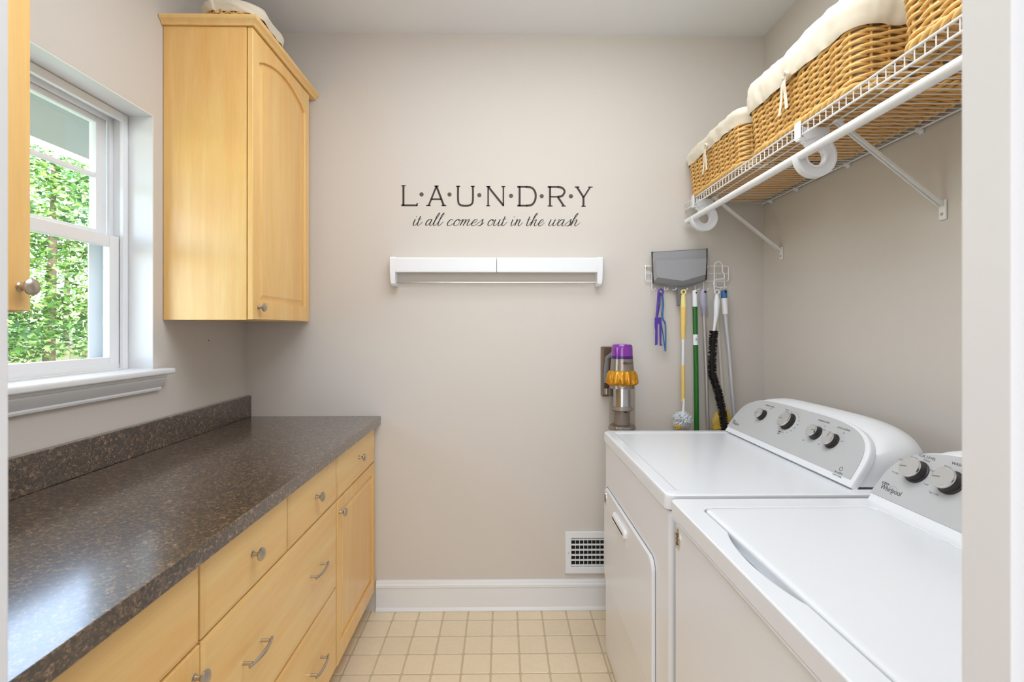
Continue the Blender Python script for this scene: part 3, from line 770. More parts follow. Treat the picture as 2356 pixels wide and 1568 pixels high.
for word, xa, xb in (('it', 951.7, 973), ('all', 980.5, 1022), ('comes', 1030, 1114), ('out', 1123, 1167), ('in', 1176, 1203), ('the', 1212, 1253), ('wash', 1263, 1335)):
    wd = sum(GL[ch][0] for ch in word); x = 0; mb = MB(); strokes = []
    for ch in word:
        adv, sts = GL[ch]
        for s_ in sts: strokes.append([(x + a + b * .32, b) for a, b in s_])
        x += adv
    x0_ = min(p[0] for s_ in strokes for p in s_); x1_ = max(p[0] for s_ in strokes for p in s_)
    for s_ in strokes:
        P = catmull([(a, b, 0) for a, b in s_], 6); Q = []; W = []
        for i, p in enumerate(P):
            a = P[max(i - 1, 0)]; b = P[min(i + 1, len(P) - 1)]; d = b - a; dn = abs(d.y) / (d.length + 1e-6) * (1 if d.y < 0 else .15)
            Q.append((lx(xa + (xb - xa) * (p.x - x0_) / (x1_ - x0_)), 1.829 + p.y * .0305)); W.append(.0015 + .0032 * dn)
        t = ribbon(Q, W, FB(0, YB - .0004, 0)); mb.add(t.v, t.f)
    part('word', mb, 'decalb', scr, angle=30)

# ------------------------------------------------------------------ retractable drying rack on the back wall
RY = 2.205
dr = thing('drying_rack', 'long white wall-mounted drying rack with a thin steel bar, under the lettering', 'drying rack', (-.03, YB, 1.60))
px2 = lambda px, y=RY: (px - 1157) / 1095 * y
pz2 = lambda py, y=RY: 1.34 + (755 - py) / 1095 * y
for a_, b_, s_ in ((896, 910, 1), (1375, 1389, -1)):
    mb = MB(); x0, x1 = px2(a_), px2(b_)
    xa, xb = (x0, x1) if s_ > 0 else (x1, x0)
    prof = [(.0, pz2(591)), (.0, pz2(592)), (.003 * s_, pz2(640)), (.006 * s_, pz2(657))]
    rings = []
    for z, ox, fy in ((pz2(590), 0, .058), (pz2(594), -.0, .065), (pz2(620), .001, .066), (pz2(640), .003, .066), (pz2(652), .005, .062), (pz2(657), .0065, .050)):
        e = xa + ox * s_; rings.append([(e, YB - .0005, z), (e, YB - fy + .004, z), (e + .003 * s_, YB - fy, z), (xb, YB - fy, z), (xb, YB - .0005, z)])
    mb.loft(rings); part('end_cap', mb, 'whitep', dr, angle=30)
for a_, b_ in ((910, 1142.3), (1143.2, 1375)):
    mb = MB(); pr = [(0, pz2(592)), (.062, pz2(592)), (.0655, pz2(595)), (.0655, pz2(622)), (.063, pz2(625.5)), (.030, pz2(625.5)), (.0, pz2(624))]
    mb.prism([(a, b) for a, b in pr], px2(b_) - px2(a_) - .0006, frame((px2(a_) + .0003, YB - .0005, 0), (0, -1, 0), (0, 0, 1), (1, 0, 0)))
    part('cover_panel', mb, 'whitep', dr, angle=30)
part('steel_bar', MB().tube([(px2(911), YB - .050, pz2(649)), (px2(1374), YB - .050, pz2(648.5))], .0033, 12), 'steel', dr)
mb = text_mb('cosmwart', .0085, FB(px2(923.5), YB - .0657, pz2(604)), sx=1.15)
part('lettering', mb, 'inkl', dr)

# ------------------------------------------------------------------ wall register
vt = thing('wall_vent', 'white louvred wall vent low on the back wall beside the dryer', 'vent', (.46, YB, .27))
vx0, vx1, vz0, vz1 = .297, .62, .174, .372
mb = curve_mesh([[(vx0, vz0), (vx1, vz0), (vx1, vz1), (vx0, vz1)], [(vx0 + .029, vz0 + .031), (vx1 - .029, vz0 + .031), (vx1 - .029, vz1 - .031), (vx0 + .029, vz1 - .031)][::-1]], .0025, .002, FB(0, YB - .0049, 0))
part('frame', mb, 'whitep', vt, angle=30)
part('duct_backing', MB().box(vx0 + .02, vx1 - .02, YB - .0012, YB - .0004, vz0 + .025, vz1 - .025), 'black', vt)
for i in range(14):
    x = vx0 + .029 + .0195 * (i + 1) - .001
    if x < vx1 - .03: part('vertical_bar', MB().box(x, x + .0022, YB - .0095, YB - .0062, vz0 + .031, vz1 - .031), 'whitep', vt)
for i in range(6):
    z = vz0 + .038 + i * .0245
    part('louvre', MB().box(vx0 + .029, vx1 - .029, YB - .006, YB - .0016, z - .004, z + .003), 'whitep', vt)
part('screw', MB().lathe([(.003, 0), (.0025, .001), (.0005, .0013)], 10, FB(vx0 + .0145, YB - .0095, .272)), 'nickel', vt)

# ------------------------------------------------------------------ appliances
def outl(a, h, n=4.0, K=40, base=True):
    pts = []
    for i in range(K + 1):
        t = PI * i / K; c, s_ = math.cos(t), math.sin(t)
        pts.append((a * math.copysign(abs(c) ** (2 / n), c), h * abs(s_) ** (2 / n)))
    return pts
V1 = Vector((.555, 0, .832)); NV = Vector((-.832, 0, .555))
def console(app, x0, yc, a, h=.180):
    base = Vector((x0, yc, .9235)); LF = frame(base, (0, -1, 0), V1, NV)
    def ring(sa, sh, dn, dx=0, fl=0, zz=0):
        R = []
        for u, v in outl(a * sa, h * sh):
            p = base + Vector((0, -u, 0)) + V1 * v + NV * dn + Vector((dx, 0, zz)); R.append(p)
        return R
    xb = 1.135
    def back(x, sa, hz):
        return [Vector((x, yc - u, .9235 + v)) for u, v in outl(a * sa, hz)]
    mb = MB(); 
    mb.loft([ring(.988, .978, .0), ring(.996, .992, -.002), ring(1, 1, -.008), ring(1, 1, -.018)])
    c = part('console', mb, 'whitep', app, angle=45)
    r0 = ring(.992, .992, -.0185)
    rings = [r0]
    for k, (sa, hz) in enumerate(((1.0, .152), (1.0, .156), (.985, .148), (.94, .128))):
        x = (1.035, 1.08, 1.115, xb)[k]; bk = back(x, sa, hz)
        rings.append([Vector((max(p.x, q.x + .012 * (k + 1)), p.y, max(p.z, .9235))) for p, q in zip(bk, r0)])
    for R in rings:
        for p in R:
            if p.z < .9235: p.z = .9235
    part('rear_housing', MB().loft(rings), 'whitep', app, angle=60)
    # silver face panel, leaving a white strip below
    q = [(u - .0065, v) for u, v in outl(a - .009, h * .965)]
    lo = .0195; pts = [(u, v) for u, v in q if v > lo]; xa = pts[0][0] + .002; xz = pts[-1][0] - .002
    pts = [(xa, lo)] + pts + [(xz, lo)]
    cp = part('control_panel', MB().prism(pts, .0012, LF @ Matrix.Translation((0, 0, .0003))), 'panel', app, angle=30)
    return c, cp, LF
def knobfull(cp, LF, u, v, r, ang, depth=.019):
    m = LF @ Matrix.Translation((u, v, .0016))
    specs = [([(r * 1.12, 0), (r * 1.12, .0025), (r * 1.0, .0035), (r * .97, depth)], 0),
             ([(r * .985, depth - .002), (r * .99, depth + .001), (r * .955, depth + .003), (r * .89, depth + .0026)], 1),
             ([(r * .89, depth + .0006), (r * .885, depth + .0027), (r * .4, depth + .0029), (.0005, depth + .0029)], 2)]
    me = MB(); idx = []
    for prof, mi in specs:
        n0 = len(me.f); me.lathe(prof, 32, m); idx += [mi] * (len(me.f) - n0)
    n0 = len(me.f); w_ = r * .045
    me.box(-w_, w_, r * .2, r * .86, depth + .002, depth + .0034, m @ Matrix.Rotation(ang, 4, 'Z')); idx += [3] * (len(me.f) - n0)
    o = part('knob', me, ['knobside', 'chrome', 'knobface', 'inkl'], cp, angle=40)
    o.data.polygons.foreach_set('material_index', idx)
    return o
def ptext(cp, LF, items, name='lettering'):
    for s_, u, v, sz, ink in items:
        part('printed_word', text_mb(s_, sz, LF @ Matrix.Translation((u, v, .0017)), ext=.0001), ink, cp)
def logo(cp, LF, u, v, sz, name='brand_mark'):
    mb = text_mb('Whirlpool', sz, LF @ Matrix.Translation((u, v, .0017)), ext=.0001, sx=.82)
    K = 24; P = [(u - sz * 1.35 + sz * .55 * math.cos(2 * PI * i / K), v + sz * .62 + sz * .14 * math.sin(2 * PI * i / K)) for i in range(K)]
    t = ribbon(P, sz * .07, LF @ Matrix.Translation((0, 0, .0016)), .0003); mb.add(t.v, t.f)
    P = catmull([(u - sz * 1.5, v + sz * .55, 0), (u - sz * 1.0, v + sz * .74, 0), (u - sz * .55, v + sz * .58, 0)], 5)
    t = ribbon([tuple(p[:2]) for p in P], sz * .06, LF @ Matrix.Translation((0, 0, .0016)), .0003); mb.add(t.v, t.f)
    part(name, mb, 'ink', cp)
    P = [(u + sz * .35 + sz * .9 * math.cos(2 * PI * i / K + .3) * .8, v + sz * .05 + sz * .62 * math.sin(2 * PI * i / K)) for i in range(int(K * .8))]
    part(name, ribbon(P, sz * .03, LF @ Matrix.Translation((0, 0, .0015)), .0002), 'inkl', cp)

XF, XBK = .418, 1.135
def body(app, y0, y1, zt, xf=XF):
    mb = MB().bbox(xf + .004, XBK, y0, y1, .012, zt, .012, 3)
    part('cabinet', mb, 'white', app, angle=40)
    ft = MB()
    for x in (xf + .05, XBK - .05):
        for y in (y0 + .05, y1 - .05): part('foot', MB().lathe([(.02, 0.0005), (.02, .0125)], 14, FT(x, y, 0)), 'knobside', app)
# dryer
DY0, DY1 = 1.200, 1.958
dry = thing('clothes_dryer', 'white front-loading clothes dryer next to the back wall', 'dryer', (.78, 1.58, 0))
body(dry, DY0, DY1, .877)
lp = rrect(XF - .004, XBK, DY0 - .003, DY1 + .001, .022, 6)
mb = MB()
def ins(o, z): return [Vector((x, y, z)) for x, y in rrect(XF - .004 + o, XBK - o, DY0 - .003 + o, DY1 + .001 - o, max(.022 - o * .3, .006), 6)]
mb.loft([ins(.004, .8790), ins(.0, .881), ins(0, .910), ins(.0022, .9165), ins(.008, .9195), ins(.034, .9195), ins(.039, .9165), ins(.045, .9160)])
part('top_panel', mb, 'white', dry, angle=35)
part('top_seam', MB().loft([ins(.007, .8765), ins(.007, .8795)], cap=False), 'black', dry)
# front door with long lower corner curve
def rot(pts): return pts
dz0, dz1, dyn, dyf = .325, .700, 1.312, 1.935
def dpoly(o):
    pts = rrect(-(dyf - o), -(dyn + o), dz0 + o, dz1 - o, .035, 6)
    return pts
DM = frame((XF + .004, 0, 0), (0, -1, 0), (0, 0, 1), (-1, 0, 0))
mb = MB().loft([[DM @ Vector((x, y, 0.0005)) for x, y in dpoly(0)], [DM @ Vector((x, y, .006)) for x, y in dpoly(0)], [DM @ Vector((x, y, .009)) for x, y in dpoly(.002)], [DM @ Vector((x, y, .0102)) for x, y in dpoly(.006)]])
dd = part('door', mb, 'white', dry, angle=35)
part('door_seam', curve_mesh([dpoly(-.003), dpoly(0)], .0006, .0, DM @ Matrix.Translation((0, 0, .0002))), 'greypd', dry)
hm = MB()
for (a, b, z0, z1, dx) in ((1.575, 1.75, .635, .668, .0),):
    hm.loft([[DM @ Vector((-y, z, q)) for y, z in rrect(a + o, b - o, z0 + o * .5, z1 - o, .012, 5)] for o, q in ((0, .0098), (.001, .017), (.004, .021), (.010, .0225))])
    hm.loft([[DM @ Vector((-y, z, q)) for y, z in rrect(a + .006, b - .006, .606, .637, .008, 4)] for q in (.0098, .0115)])
part('door_handle', hm, 'whitep', dd, angle=40)
def badge(app, xf, y, z):
    m = frame((xf, y, z), (0, -1, 0), (0, 0, 1), (-1, 0, 0)) @ Matrix.Diagonal((.62, 1, 1, 1))
    b_ = part('badge', MB().lathe([(.026, 0), (.026, .0015), (.022, .003), (.020, .002), (.001, .0022)], 28, m), 'chrome', app)
    m2 = m @ Matrix.Translation((0, 0, .0022))
    e = MB()
    for k, (cx_, cy_, r_) in enumerate(((0, .009, .006), (.002, -.001, .006), (0, -.011, .005))):
        P = [(cx_ + r_ * 1.6 * math.cos(2 * PI * i / 14), cy_ + r_ * .6 * math.sin(2 * PI * i / 14)) for i in range(15)]
        t = ribbon(P, .0016, m2, .0006); e.add(t.v, t.f)
    part('emblem', e, 'ink', b_)
badge(dry, XF + .004 - .0103, 1.902, .660)
c, cp, LF = console(dry, .910, 1.588, .353)
U = lambda y: 1.588 - y
for y, v, r, an in ((1.765, .1095, .0190, 1.9), (1.612, .1170, .028, 1.7), (1.462, .1095, .0205, -1.4), (1.383, .102, .0215, -.1)):
    knobfull(cp, LF, U(y), v, r, an)
logo(cp, LF, U(1.895), .042, .0155)
ptext(cp, LF, [('WRINKLE SHIELD', U(1.758), .152, .0075, 'ink'), ('TEMPERATURE', U(1.462), .153, .0080, 'ink'), ('CYCLE SIGNAL', U(1.372), .148, .0080, 'ink'), ('Normal', U(1.655), .157, .0062, 'ink'), ('Off', U(1.655), .150, .0062, 'ink'), ('TIMED', U(1.622), .073, .0065, 'ink'), ('DRY', U(1.622), .066, .0065, 'ink'), ('AccuDry', U(1.296), .024, .0085, 'ink'), ('Sensor Drying', U(1.296), .015, .0060, 'ink')])
it = [('Off', U(1.742), .143, .0055, 'inkl')]
for k in range(13):
    a = math.radians(150 - k * 21); it.append((('More', 'Less', 'Damp', '60', '50', '40', 'Very', 'High', 'Med', 'Low', 'Cool', 'Off', '20')[k], U(1.612) + .048 * math.cos(a) * 1.05, .1155 + .040 * math.sin(a), .0048, 'inkl'))
it += [('Low', U(1.445), .140, .0050, 'inkl'), ('High', U(1.495), .075, .0055, 'inkl'), ('Air Only', U(1.440), .128, .0045, 'inkl'), ('Loud', U(1.350), .112, .0050, 'inkl'), ('Off', U(1.362), .136, .0050, 'inkl'), ('Soft', U(1.425), .080, .0050, 'inkl')]
ptext(cp, LF, it)
P = [(U(1.612) + .037 * math.cos(math.radians(130 - i * 9)), .1155 + .037 * math.sin(math.radians(130 - i * 9))) for i in range(28)]
part('dial_scale', ribbon(P, .0012, LF @ Matrix.Translation((0, 0, .0015)), .0003), 'whitep', cp)
P = [(U(1.296) + .0055 * math.cos(i * .35), .036 + .0055 * math.sin(i * .35)) for i in range(19)]
part('round_icon', ribbon(P, .0012, LF @ Matrix.Translation((0, 0, .0015)), .0003), 'ink', cp)

# washer
WA0, WA1 = .455, 1.157
was = thing('washing_machine', 'white top-loading washing machine nearest the doorway', 'washing machine', (.78, .806, 0))
XW = .408
body(was, WA0, WA1, .877, XW + .006)
mb = MB()
# top panel: frame around the lid with a finger recess cut in its front edge
LX0, LX1, LY0, LY1 = .463, .862, .520, 1.096
def lidpoly(o, notch=True):
    pts = []
    r = .022
    base_ = rrect(LX0 - o, LX1 + o, LY0 - o, LY1 + o, r, 5)
    return base_
def hole():
    pts = rrect(LX0 - .003, LX1 + .003, LY0 - .003, LY1 + .003, .024, 5)
    out = []
    for i, p in enumerate(pts):
        out.append(p)
        q = pts[(i + 1) % len(pts)]
        if abs(p[0] - (LX0 - .003)) < 1e-5 and abs(q[0] - (LX0 - .003)) < 1e-5 and p[1] - q[1] > .2:
            for k in range(25):
                u = k / 24; y = .965 - .255 * u; s_ = math.sin(PI * u)
                out.append((LX0 - .003 - .0205 * s_ ** .75, y))
    return out
outer = rrect(XW, XBK, WA0, WA1, .014, 5)
tp = curve_mesh([outer, hole()[::-1]], .016, .0035, FT(0, 0, .9245 - .0195))
part('top_panel', tp, 'white', was, angle=40)
part('top_underframe', MB().bbox(XW + .001, XBK - .002, WA0 + .001, WA1 - .001, .8795, .8855, .003), 'white', was, angle=40)
part('recess_floor', MB().loft([[Vector((x, y, .8862)) for x, y in rrect(XW + .02, LX1 + .012, LY0 - .02, LY1 + .02, .02)], [Vector((x, y, .8965)) for x, y in rrect(XW + .02, LX1 + .012, LY0 - .02, LY1 + .02, .02)]]), 'white', was)
# raised border line around lid
def lid_ring(o, z):
    return [Vector((x, y, z)) for x, y in rrect(LX0 + o, LX1 - o, LY0 + o, LY1 - o, max(.020 - o * .2, .006), 6)]
mb = MB().loft([lid_ring(.004, .8975), lid_ring(.0008, .901), lid_ring(0, .919), lid_ring(.0015, .9235), lid_ring(.005, .9260), lid_ring(.012, .9268), lid_ring(.030, .9268)])
part('lid', mb, 'white', was, angle=50)
badge(was, XW + .0098, 1.132, .838)
c, cp, LF = console(was, .888, .806, .347)
U = lambda y: .806 - y
for y, v, r, an in ((1.075, .1055, .0245, 1.75), (.993, .1075, .0245, 1.75), (.88, .1125, .0285, .4), (.72, .1125, .034, .9)):
    knobfull(cp, LF, U(y), v, r, an, .021)
logo(cp, LF, U(1.106), .043, .0170)
ptext(cp, LF, [('SOIL LEVEL', U(1.074), .1465, .0090, 'ink'), ('WASH TEMP', U(.992), .1505, .0090, 'ink'), ('OPTIONS', U(.88), .158, .0090, 'ink')])
ptext(cp, LF, [('Heavy', U(1.070), .139, .0065, 'inkl'), ('Medium', U(1.102), .136, .0060, 'inkl'), ('Light', U(1.128), .122, .0060, 'inkl'), ('Ex Light', U(1.122), .087, .0060, 'inkl'),
               ('Hot', U(.985), .1415, .0065, 'inkl'), ('Warm', U(1.020), .139, .0060, 'inkl'), ('Cool', U(1.046), .120, .0060, 'inkl'), ('Cold', U(1.040), .086, .0060, 'inkl'), ('Tap Cold', U(1.014), .073, .0060, 'inkl')])

# ------------------------------------------------------------------ rack with hanging cleaning tools
PY = 2.238
tx = lambda px, y=PY: (px - 1157) / 1095 * y
tz = lambda py, y=PY: 1.34 + (755 - py) / 1095 * y
def P3(px, py, y=PY): return (tx(px, y), y, tz(py, y))
rk = thing('hook_rack', 'white wire hook rack on the back wall holding brooms and brushes', 'rack', (.88, YB, 1.60))
ry = 2.256
mb = MB()
def rloop(x0, x1, y0, y1, r):
    return [P3(a, b, ry) for a, b in rrect(x0, x1, y0, y1, r, 4)]
mb.tube(rloop(1486, 1679, 611, 646, 5), .0024, 8, closed=True)
mb.tube([P3(1486, 628, ry), P3(1679, 628, ry)], .0020, 8)
part('wire_frame', mb, 'wire', rk)
for x in (1501, 1530, 1549, 1574, 1601, 1621, 1650, 1670):
    p = MB().tube([P3(x, 628, ry - .004), P3(x, 664, ry - .004), (tx(x, ry), ry - .008, tz(667, ry)), (tx(x, ry), ry - .045, tz(667, ry)), (tx(x, ry), ry - .050, tz(664, ry))], .0022, 8)
    part('hook', p, 'whitep', rk)
for x in (1488, 1632):
    part('screw', MB().lathe([(.006, 0), (.006, .01), (.003, .012)], 12, FB(tx(x, ry), YB - .0005, tz(612, ry))), 'steel', rk)
# loose wire hook hung over the rack
hp = [(1646, 668), (1646, 628), (1646, 610), (1650, 603), (1656, 601), (1662, 604), (1665, 611), (1665, 622), (1669, 630), (1669, 638), (1664, 641), (1652, 642), (1646, 646), (1645, 653), (1651, 660), (1675, 660)]
solo('wire_hook', MB().tube(catmull([P3(a, b, 2.236) for a, b in hp], 4), .0028, 8), 'wire', 'bent cream wire hook hung over the right end of the hook rack', 'hook')

# dustpan
dp = thing('dustpan', 'grey plastic dustpan hung upside down on the wire rack', 'dustpan', P3(1564, 620, 2.225))
yb = 2.246
def poly(pts, y, h, taper=None):
    a = [(tx(x, y), tz(z, y)) for x, z in pts]; b = [(tx(x, y), tz(z, y)) for x, z in taper] if taper else None
    return MB().prism(a, h, FB(0, y, 0), b)
part('pan_plate', poly([(1499.5, 579), (1627.5, 571), (1626, 645), (1572, 666), (1560, 666), (1502, 652)], yb - .0, .004), 'greypd', dp)
part('pan_hood', poly([(1501, 604), (1626, 596), (1624, 643), (1568, 658), (1503, 650)], yb - .0042, .034, [(1505, 601.5), (1621, 595), (1619, 632), (1567, 647), (1509, 639)]), 'greyp', dp, angle=20)
part('pan_plate', poly([(1501, 580.5), (1626, 572.5), (1626, 595.8), (1501, 603.5)], yb - .0042, .012, [(1502, 581), (1625, 573), (1625, 595.6), (1502, 603.3)]), 'greyp', dp)
for x0, z0, x1, z1 in ((1500.5, 579, 1503, 650), (1627, 571, 1625, 643)):
    part('side_rail', MB().tube([(tx(x0, yb), yb - .010, tz(z0, yb)), (tx(x1, yb), yb - .010, tz(z1, yb))], .0032, 6), 'knobside', dp)
mb = poly([(1557.5, 660), (1569.5, 660), (1567, 703), (1558.5, 703)], yb - .001, .014, [(1559, 661), (1568, 661), (1565.5, 702), (1560, 702)])
part('handle', mb, 'greypd', dp, angle=30)

# purple and blue tongs
tg = thing('tongs', 'purple and blue plastic tongs hanging at the left of the rack', 'tongs', P3(1521, 720, 2.222))
ya = 2.222
part('arm', MB().tube(catmull([P3(1524, 680, ya), P3(1527, 670, ya), P3(1522, 664.5, ya), P3(1516.5, 669, ya), P3(1515, 690, ya), P3(1513, 715, ya), P3(1511, 733, ya)], 5), [.0045] * 31, 8), 'purple', tg)
part('fork', poly([(1507.5, 730), (1522, 729), (1523, 742), (1522, 790), (1525, 795), (1519, 795), (1518, 745), (1513.5, 745), (1513.5, 792), (1508, 794), (1508.5, 760), (1507, 750)], ya + .003, .006), 'purple', tg)
part('arm', MB().tube([P3(1520, 672, 2.234), P3(1519, 700, 2.234), P3(1513, 728, 2.232)], [.004, .0045, .005], 8), 'purple', tg)
part('arm', MB().tube(catmull([P3(1524, 673, 2.238), P3(1527, 700, 2.238), P3(1525, 722, 2.238), P3(1527, 735, 2.238), P3(1532, 745, 2.238), P3(1533, 775, 2.238), P3(1532.5, 808, 2.238)], 5), [.0055] * 12 + [.0048] * 8 + [.0038] * 11, 8), 'bluep', tg)
part('arm', MB().tube([P3(1522, 738, 2.240), P3(1527, 770, 2.240), P3(1532, 808, 2.240)], [.0025, .0025, .0025], 6), 'bluep', tg)

def pole(name, mtn, pts, r, parent, y=PY, n=14, label=None):
    pp = [P3(a, b, y) for a, b in pts]
    return part(name, MB().tube(pp, r, n), mtn, parent, label=label)
pm = 1 / 489.
# yellow duster
yd = thing('duster', 'yellow-handled duster with a fluffy grey and white head, hanging on the rack', 'duster', P3(1572, 800, 2.215))
y_ = 2.215
mb = MB()
t = curve_mesh([[(tx(1574.5, y_) + math.cos(a) * .0128, tz(671, y_) + math.sin(a) * .0128) for a in [2 * PI * i / 24 for i in range(24)]], [(tx(1574.5, y_) + math.cos(-a) * .0068, tz(671, y_) + math.sin(-a) * .0068) for a in [2 * PI * i / 24 for i in range(24)]]], .004, .002, FB(0, y_, 0))
part('hanging_loop', t, 'yellowl', yd, angle=50)
pole('upper_grip', 'yellowl', [(1574, 677), (1574, 690), (1574, 706)], [.009, .0115, .0125], yd, y_)
pole('handle', 'yellow', [(1574, 706), (1574, 740), (1573.5, 780)], [.0124, .0115, .0085], yd, y_)
pole('collar', 'whitep', [(1573.5, 780), (1573.5, 788)], .0075, yd, y_)
pole('shaft', 'whitep', [(1573.5, 788), (1573, 840)], .0062, yd, y_)
pole('lower_grip', 'yellow', [(1573, 840), (1573.5, 905), (1573, 914), (1571, 924)], [.0078, .0082, .0082, .0060], yd, y_)
pole('fork', 'whitep', [(1575, 917), (1574.5, 940), (1572, 968)], [.004, .006, .011], yd, y_ - .006)
def fluff(name, mtn, c, R, n, L, parent, seed, rr=.0022, droop=.2):
    random.seed(seed); mb = MB()
    for _ in range(n):
        d = Vector((random.gauss(0, 1), random.gauss(0, 1), random.gauss(0, 1))).normalized()
        p = Vector(c) + Vector((d.x * R[0], d.y * R[1], d.z * R[2])) * .35
        q = Vector(c) + Vector((d.x * R[0], d.y * R[1], d.z * R[2])) * random.uniform(.85, 1.1)
        mdl = (p + q) / 2 + Vector((random.gauss(0, .004), random.gauss(0, .003), random.gauss(0, .004)))
        mb.tube([p, mdl, q], [rr, rr * 1.3, rr * .5], 4)
    return part(name, mb, mtn, parent, kind='stuff', angle=90)
fluff('duster_head', 'fluff', P3(1571, 967, 2.215), (.048, .026, .042), 420, .02, yd, 4, .0038)
fluff('duster_head', 'fluffy', P3(1563, 981, 2.205), (.018, .012, .018), 70, .02, yd, 5, .0034)
# green pole broom
gb = thing('broom', 'green-poled broom with a white hanging grip on the rack', 'broom', P3(1603, 800, 2.228))
y_ = 2.228
pole('grip', 'whitep', [(1600.5, 667), (1600.5, 671), (1601, 705)], [.009, .0118, .0118], gb, y_)
pole('pole', 'green', [(1601, 705), (1603.5, 850), (1606, 1100)], .0112, gb, y_)
part('paper_band', MB().tube([P3(1602, 769, y_), P3(1602.5, 793, y_)], .0115, 16), 'whitep', gb)
part('band_print', text_mb('R', .020, FB(tx(1602.2, y_), y_ - .0118, tz(781, y_)), sx=.8), 'green', gb)
part('hanging_hole', MB().lathe([(.0038, 0), (.0036, .0012), (.0005, .0014)], 12, FB(tx(1602, y_), y_ - .0117, tz(673, y_))), 'ink', gb)
# lavender mop
lm = thing('mop', 'grey-poled mop with a lavender grip wrapped in clear plastic', 'mop', P3(1624, 800, 2.236))
y_ = 2.214
pole('grip', 'lav', [(1621, 665), (1620.5, 672), (1620, 690), (1622, 706), (1622, 722)], [.010, .0155, .0165, .0125, .010], lm, y_)
part('hanging_hole', MB().lathe([(.006, 0), (.0055, .0012), (.0005, .0014)], 12, FB(tx(1622, y_), y_ - .0150, tz(671, y_))), 'ink', lm)
pole('pole', 'greypole', [(1622, 722), (1627, 850), (1634, 1090)], .0088, lm, y_)
part('plastic_wrap', MB().tube(catmull([P3(1621, 704, y_), P3(1623, 712, y_), P3(1624, 722, y_), P3(1623, 728, y_)], 3), [.0148, .0160, .0150, .0165, .0145, .0155, .0165, .0150, .0160, .0165], 12), 'bag', lm)
# cream pole with yellow mop head
cm = thing('dust_mop', 'cream-poled dust mop with a fluffy yellow head behind the black brush', 'mop', P3(1660, 800, 2.240))
y_ = 2.250
pole('pole', 'cream', [(1648, 668), (1658, 800), (1668, 945)], .0070, cm, y_)
fluff('mop_head', 'fluffy', P3(1666, 985, 2.247), (.052, .013, .088), 900, .02, cm, 6, .0046)
# black flexible brush
bb = thing('cleaning_brush', 'long bent black-bristled brush with a white handle on the rack', 'brush', P3(1650, 800, 2.20))
y_ = 2.205
t = curve_mesh([[(tx(1652, y_) + math.cos(a) * .013, tz(671, y_) + math.sin(a) * .013) for a in [2 * PI * i / 24 for i in range(24)]], [(tx(1652, y_) + math.cos(-a) * .008, tz(671, y_) + math.sin(-a) * .008) for a in [2 * PI * i / 24 for i in range(24)]]], .003, .002, FB(0, y_, 0))
part('hanging_loop', t, 'whitep', bb, angle=50)
pole('handle', 'whitep', [(1652, 677), (1652, 695), (1650.5, 725), (1647, 748), (1645, 762)], [.008, .0145, .011, .0065, .0060], bb, y_)
bp_ = catmull([P3(a, b, y_) for a, b in ((1645, 761), (1643, 790), (1641, 830), (1642, 862), (1651, 890), (1659, 920), (1667, 960), (1673, 1000), (1676, 1030))], 6)
mb = MB().tube(bp_, .010, 10); random.seed(8)
for i in range(len(bp_) - 1):
    for k in range(46):
        a = random.uniform(0, 2 * PI); p = bp_[i].lerp(bp_[i + 1], random.random()); d = Vector((math.cos(a), math.sin(a) * .8, 0)) + Vector((0, 0, random.uniform(-.15, .15)))
        e = Vector((0, 0, .0012)); q = p + d * random.uniform(.0185, .0215)
        mb.add([p + d * .006 - e, p + d * .006 + e, q + e * .7, q - e * .7], [(0, 1, 2, 3)])
part('bristles', mb, 'bristle', bb, kind='stuff', angle=60)
# silver pole, blue and white grip
sp_ = thing('mop', 'silver-poled mop with a blue and white grip, rightmost on the rack', 'mop', P3(1680, 800, 2.236))
y_ = 2.214
pole('grip', 'bluep', [(1668, 666), (1668.5, 669), (1669, 685)], [.010, .0135, .0138], sp_, y_, label='blue upper grip')
part('hanging_hole', MB().lathe([(.0058, 0), (.0055, .0012), (.0005, .0014)], 12, FB(tx(1669, y_), y_ - .0137, tz(671, y_))), 'ink', sp_)
pole('grip', 'whitep', [(1669, 685), (1671.5, 722)], [.0142, .0125], sp_, y_, label='white lower grip')
pole('pole', 'silverpole', [(1671.5, 722), (1682, 830), (1695, 990)], .0098, sp_, y_)

# ------------------------------------------------------------------ cordless vacuum on its wall dock
vx, vy = (1432 - 1157) / 1095 * 2.13, 2.13
vz = lambda py: 1.34 + (755 - py) / 1095 * 2.07
vd = thing('vacuum_dock', 'brown plastic vacuum wall dock left of the handheld vacuum', 'dock', (.487, YB, 1.12))
part('dock_body', MB().bbox(tx(1384, 2.25), tx(1408, 2.25) + .012, YB - .036, YB - .0005, tz(911, 2.25), tz(797, 2.25), .004), 'bronze', vd)
part('side_rib', MB().bbox(tx(1384, 2.25) + .006, tx(1384, 2.25) + .012, YB - .044, YB - .0355, tz(905, 2.25), tz(800, 2.25), .002), 'bronze', vd)
part('contact_foot', MB().tube([(tx(1396, 2.22), 2.222, tz(907, 2.22)), (tx(1396, 2.22), 2.222, tz(893, 2.22))], [.013, .011], 14), 'vgrey', vd)
va = thing('handheld_vacuum', 'cordless handheld vacuum with violet cap, golden cyclones and clear bin on the back wall', 'vacuum', (vx, vy, vz(990)))
s = 2.13 / 1095
def vl(name, prof, mt_, mod=None, cap=True, n=36, label=None, angle=40):
    pr = [(r * s, 1.34 + (755 - z) * s) for r, z in prof]
    return part(name, MB().lathe(pr, n, FT(vx, vy, 0), mod, cap), mt_, va, angle=angle, label=label)
vl('filter_cap', [(2, 790), (16, 790.5), (21, 792), (23.5, 796), (24, 803), (24.3, 818)], 'violet')
vl('cap_band', [(24.6, 818), (25, 824.5)], 'violetd')
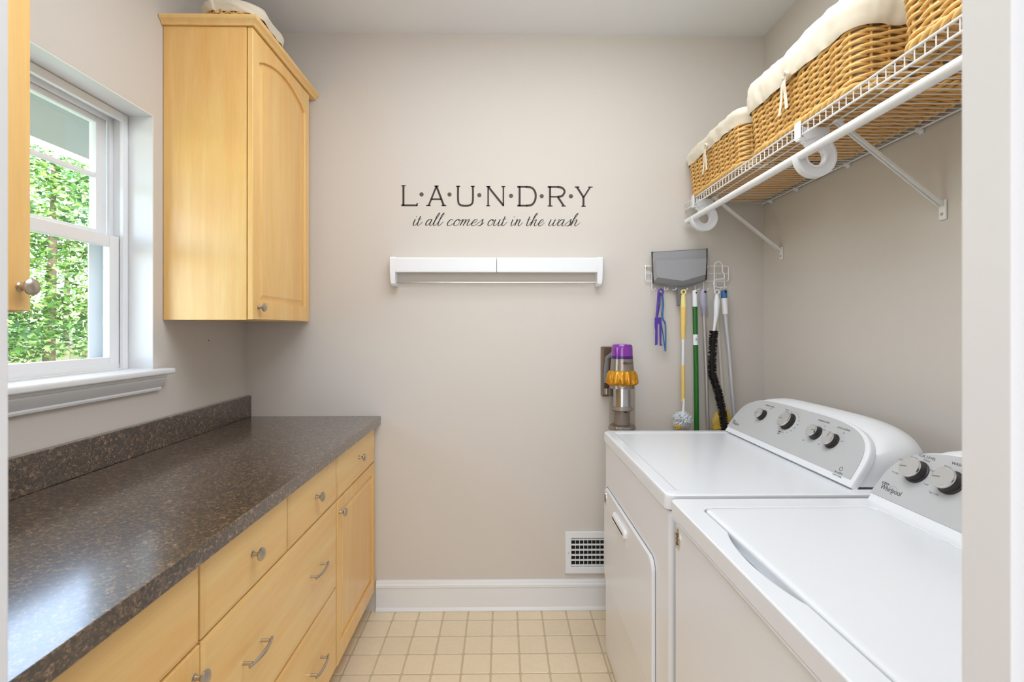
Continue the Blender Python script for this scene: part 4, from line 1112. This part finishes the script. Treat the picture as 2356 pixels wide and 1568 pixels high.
vl('motor_housing', [(25, 824.6), (25.3, 829), (27, 850), (28, 856)], 'vgrey')
def sc_(i, a, r, h):
    return r * (1 + (.0, .02, .045, .06, .07, .045, .02)[i] * math.cos(a * 14)), h - (0, 0, 0, .002, .006, .006, .002)[i] * (math.cos(a * 14))
vl('cyclones', [(24, 850), (30, 853), (33.5, 861), (34.5, 870), (35, 876), (31, 881), (27, 885)], 'gold', sc_, n=112)
vl('collar', [(27.5, 884), (28.5, 886), (28.5, 889), (29, 892)], 'vgrey')
vl('dust_bin', [(29.5, 892), (29.5, 972), (29.5, 978)], 'bin', cap=False)
vl('shroud', [(19, 892), (20, 893), (20, 933.5), (19, 934)], 'steel')
vl('shroud_skirt', [(20, 934), (25.5, 941), (24, 942.5), (18, 942)], 'filter')
vl('shroud_core', [(17.5, 942), (17.5, 976)], 'filter')
def bs(i, a, r, h): return r * (1 + .03 * math.cos(a * 6)), h
vl('bin_base', [(22, 975), (29, 978), (31, 983), (30, 987.5), (20, 990)], 'vgrey', bs)
part('bin_latch', MB().bbox(vx - .022, vx + .022, vy - .064, vy - .050, 1.34 + (755 - 987) * s, 1.34 + (755 - 977) * s, .003), 'chrome', va)
part('button', MB().bbox(vx + .0, vx + .012, vy - .043, vy - .036, 1.34 + (755 - 946) * s, 1.34 + (755 - 941) * s, .001), 'ink', va)
part('handle', MB().tube([(vx - .028, vy + .02, 1.34 + (755 - 812) * s), (vx - .050, vy + .07, 1.34 + (755 - 825) * s), (vx - .054, vy + .085, 1.34 + (755 - 870) * s), (vx - .052, vy + .085, 1.34 + (755 - 885) * s)], [.012, .012, .012, .012], 12), 'greypd', va)
part('lettering', text_mb('dyson', .017, FB(vx + .012, vy - .0535, 1.34 + (755 - 833) * s), sx=1.05), 'black', va)

# small nail holes and scuffs on the walls
for x, y, z in ((XL + .0008, 1.98, 1.29),):
    solo('screw_anchor', MB().lathe([(.003, 0), (.002, .0015)], 8, FL(XL + .0002, y, z)), 'ink', 'tiny dark nail left in the wall under the far wall cabinet', 'nail')
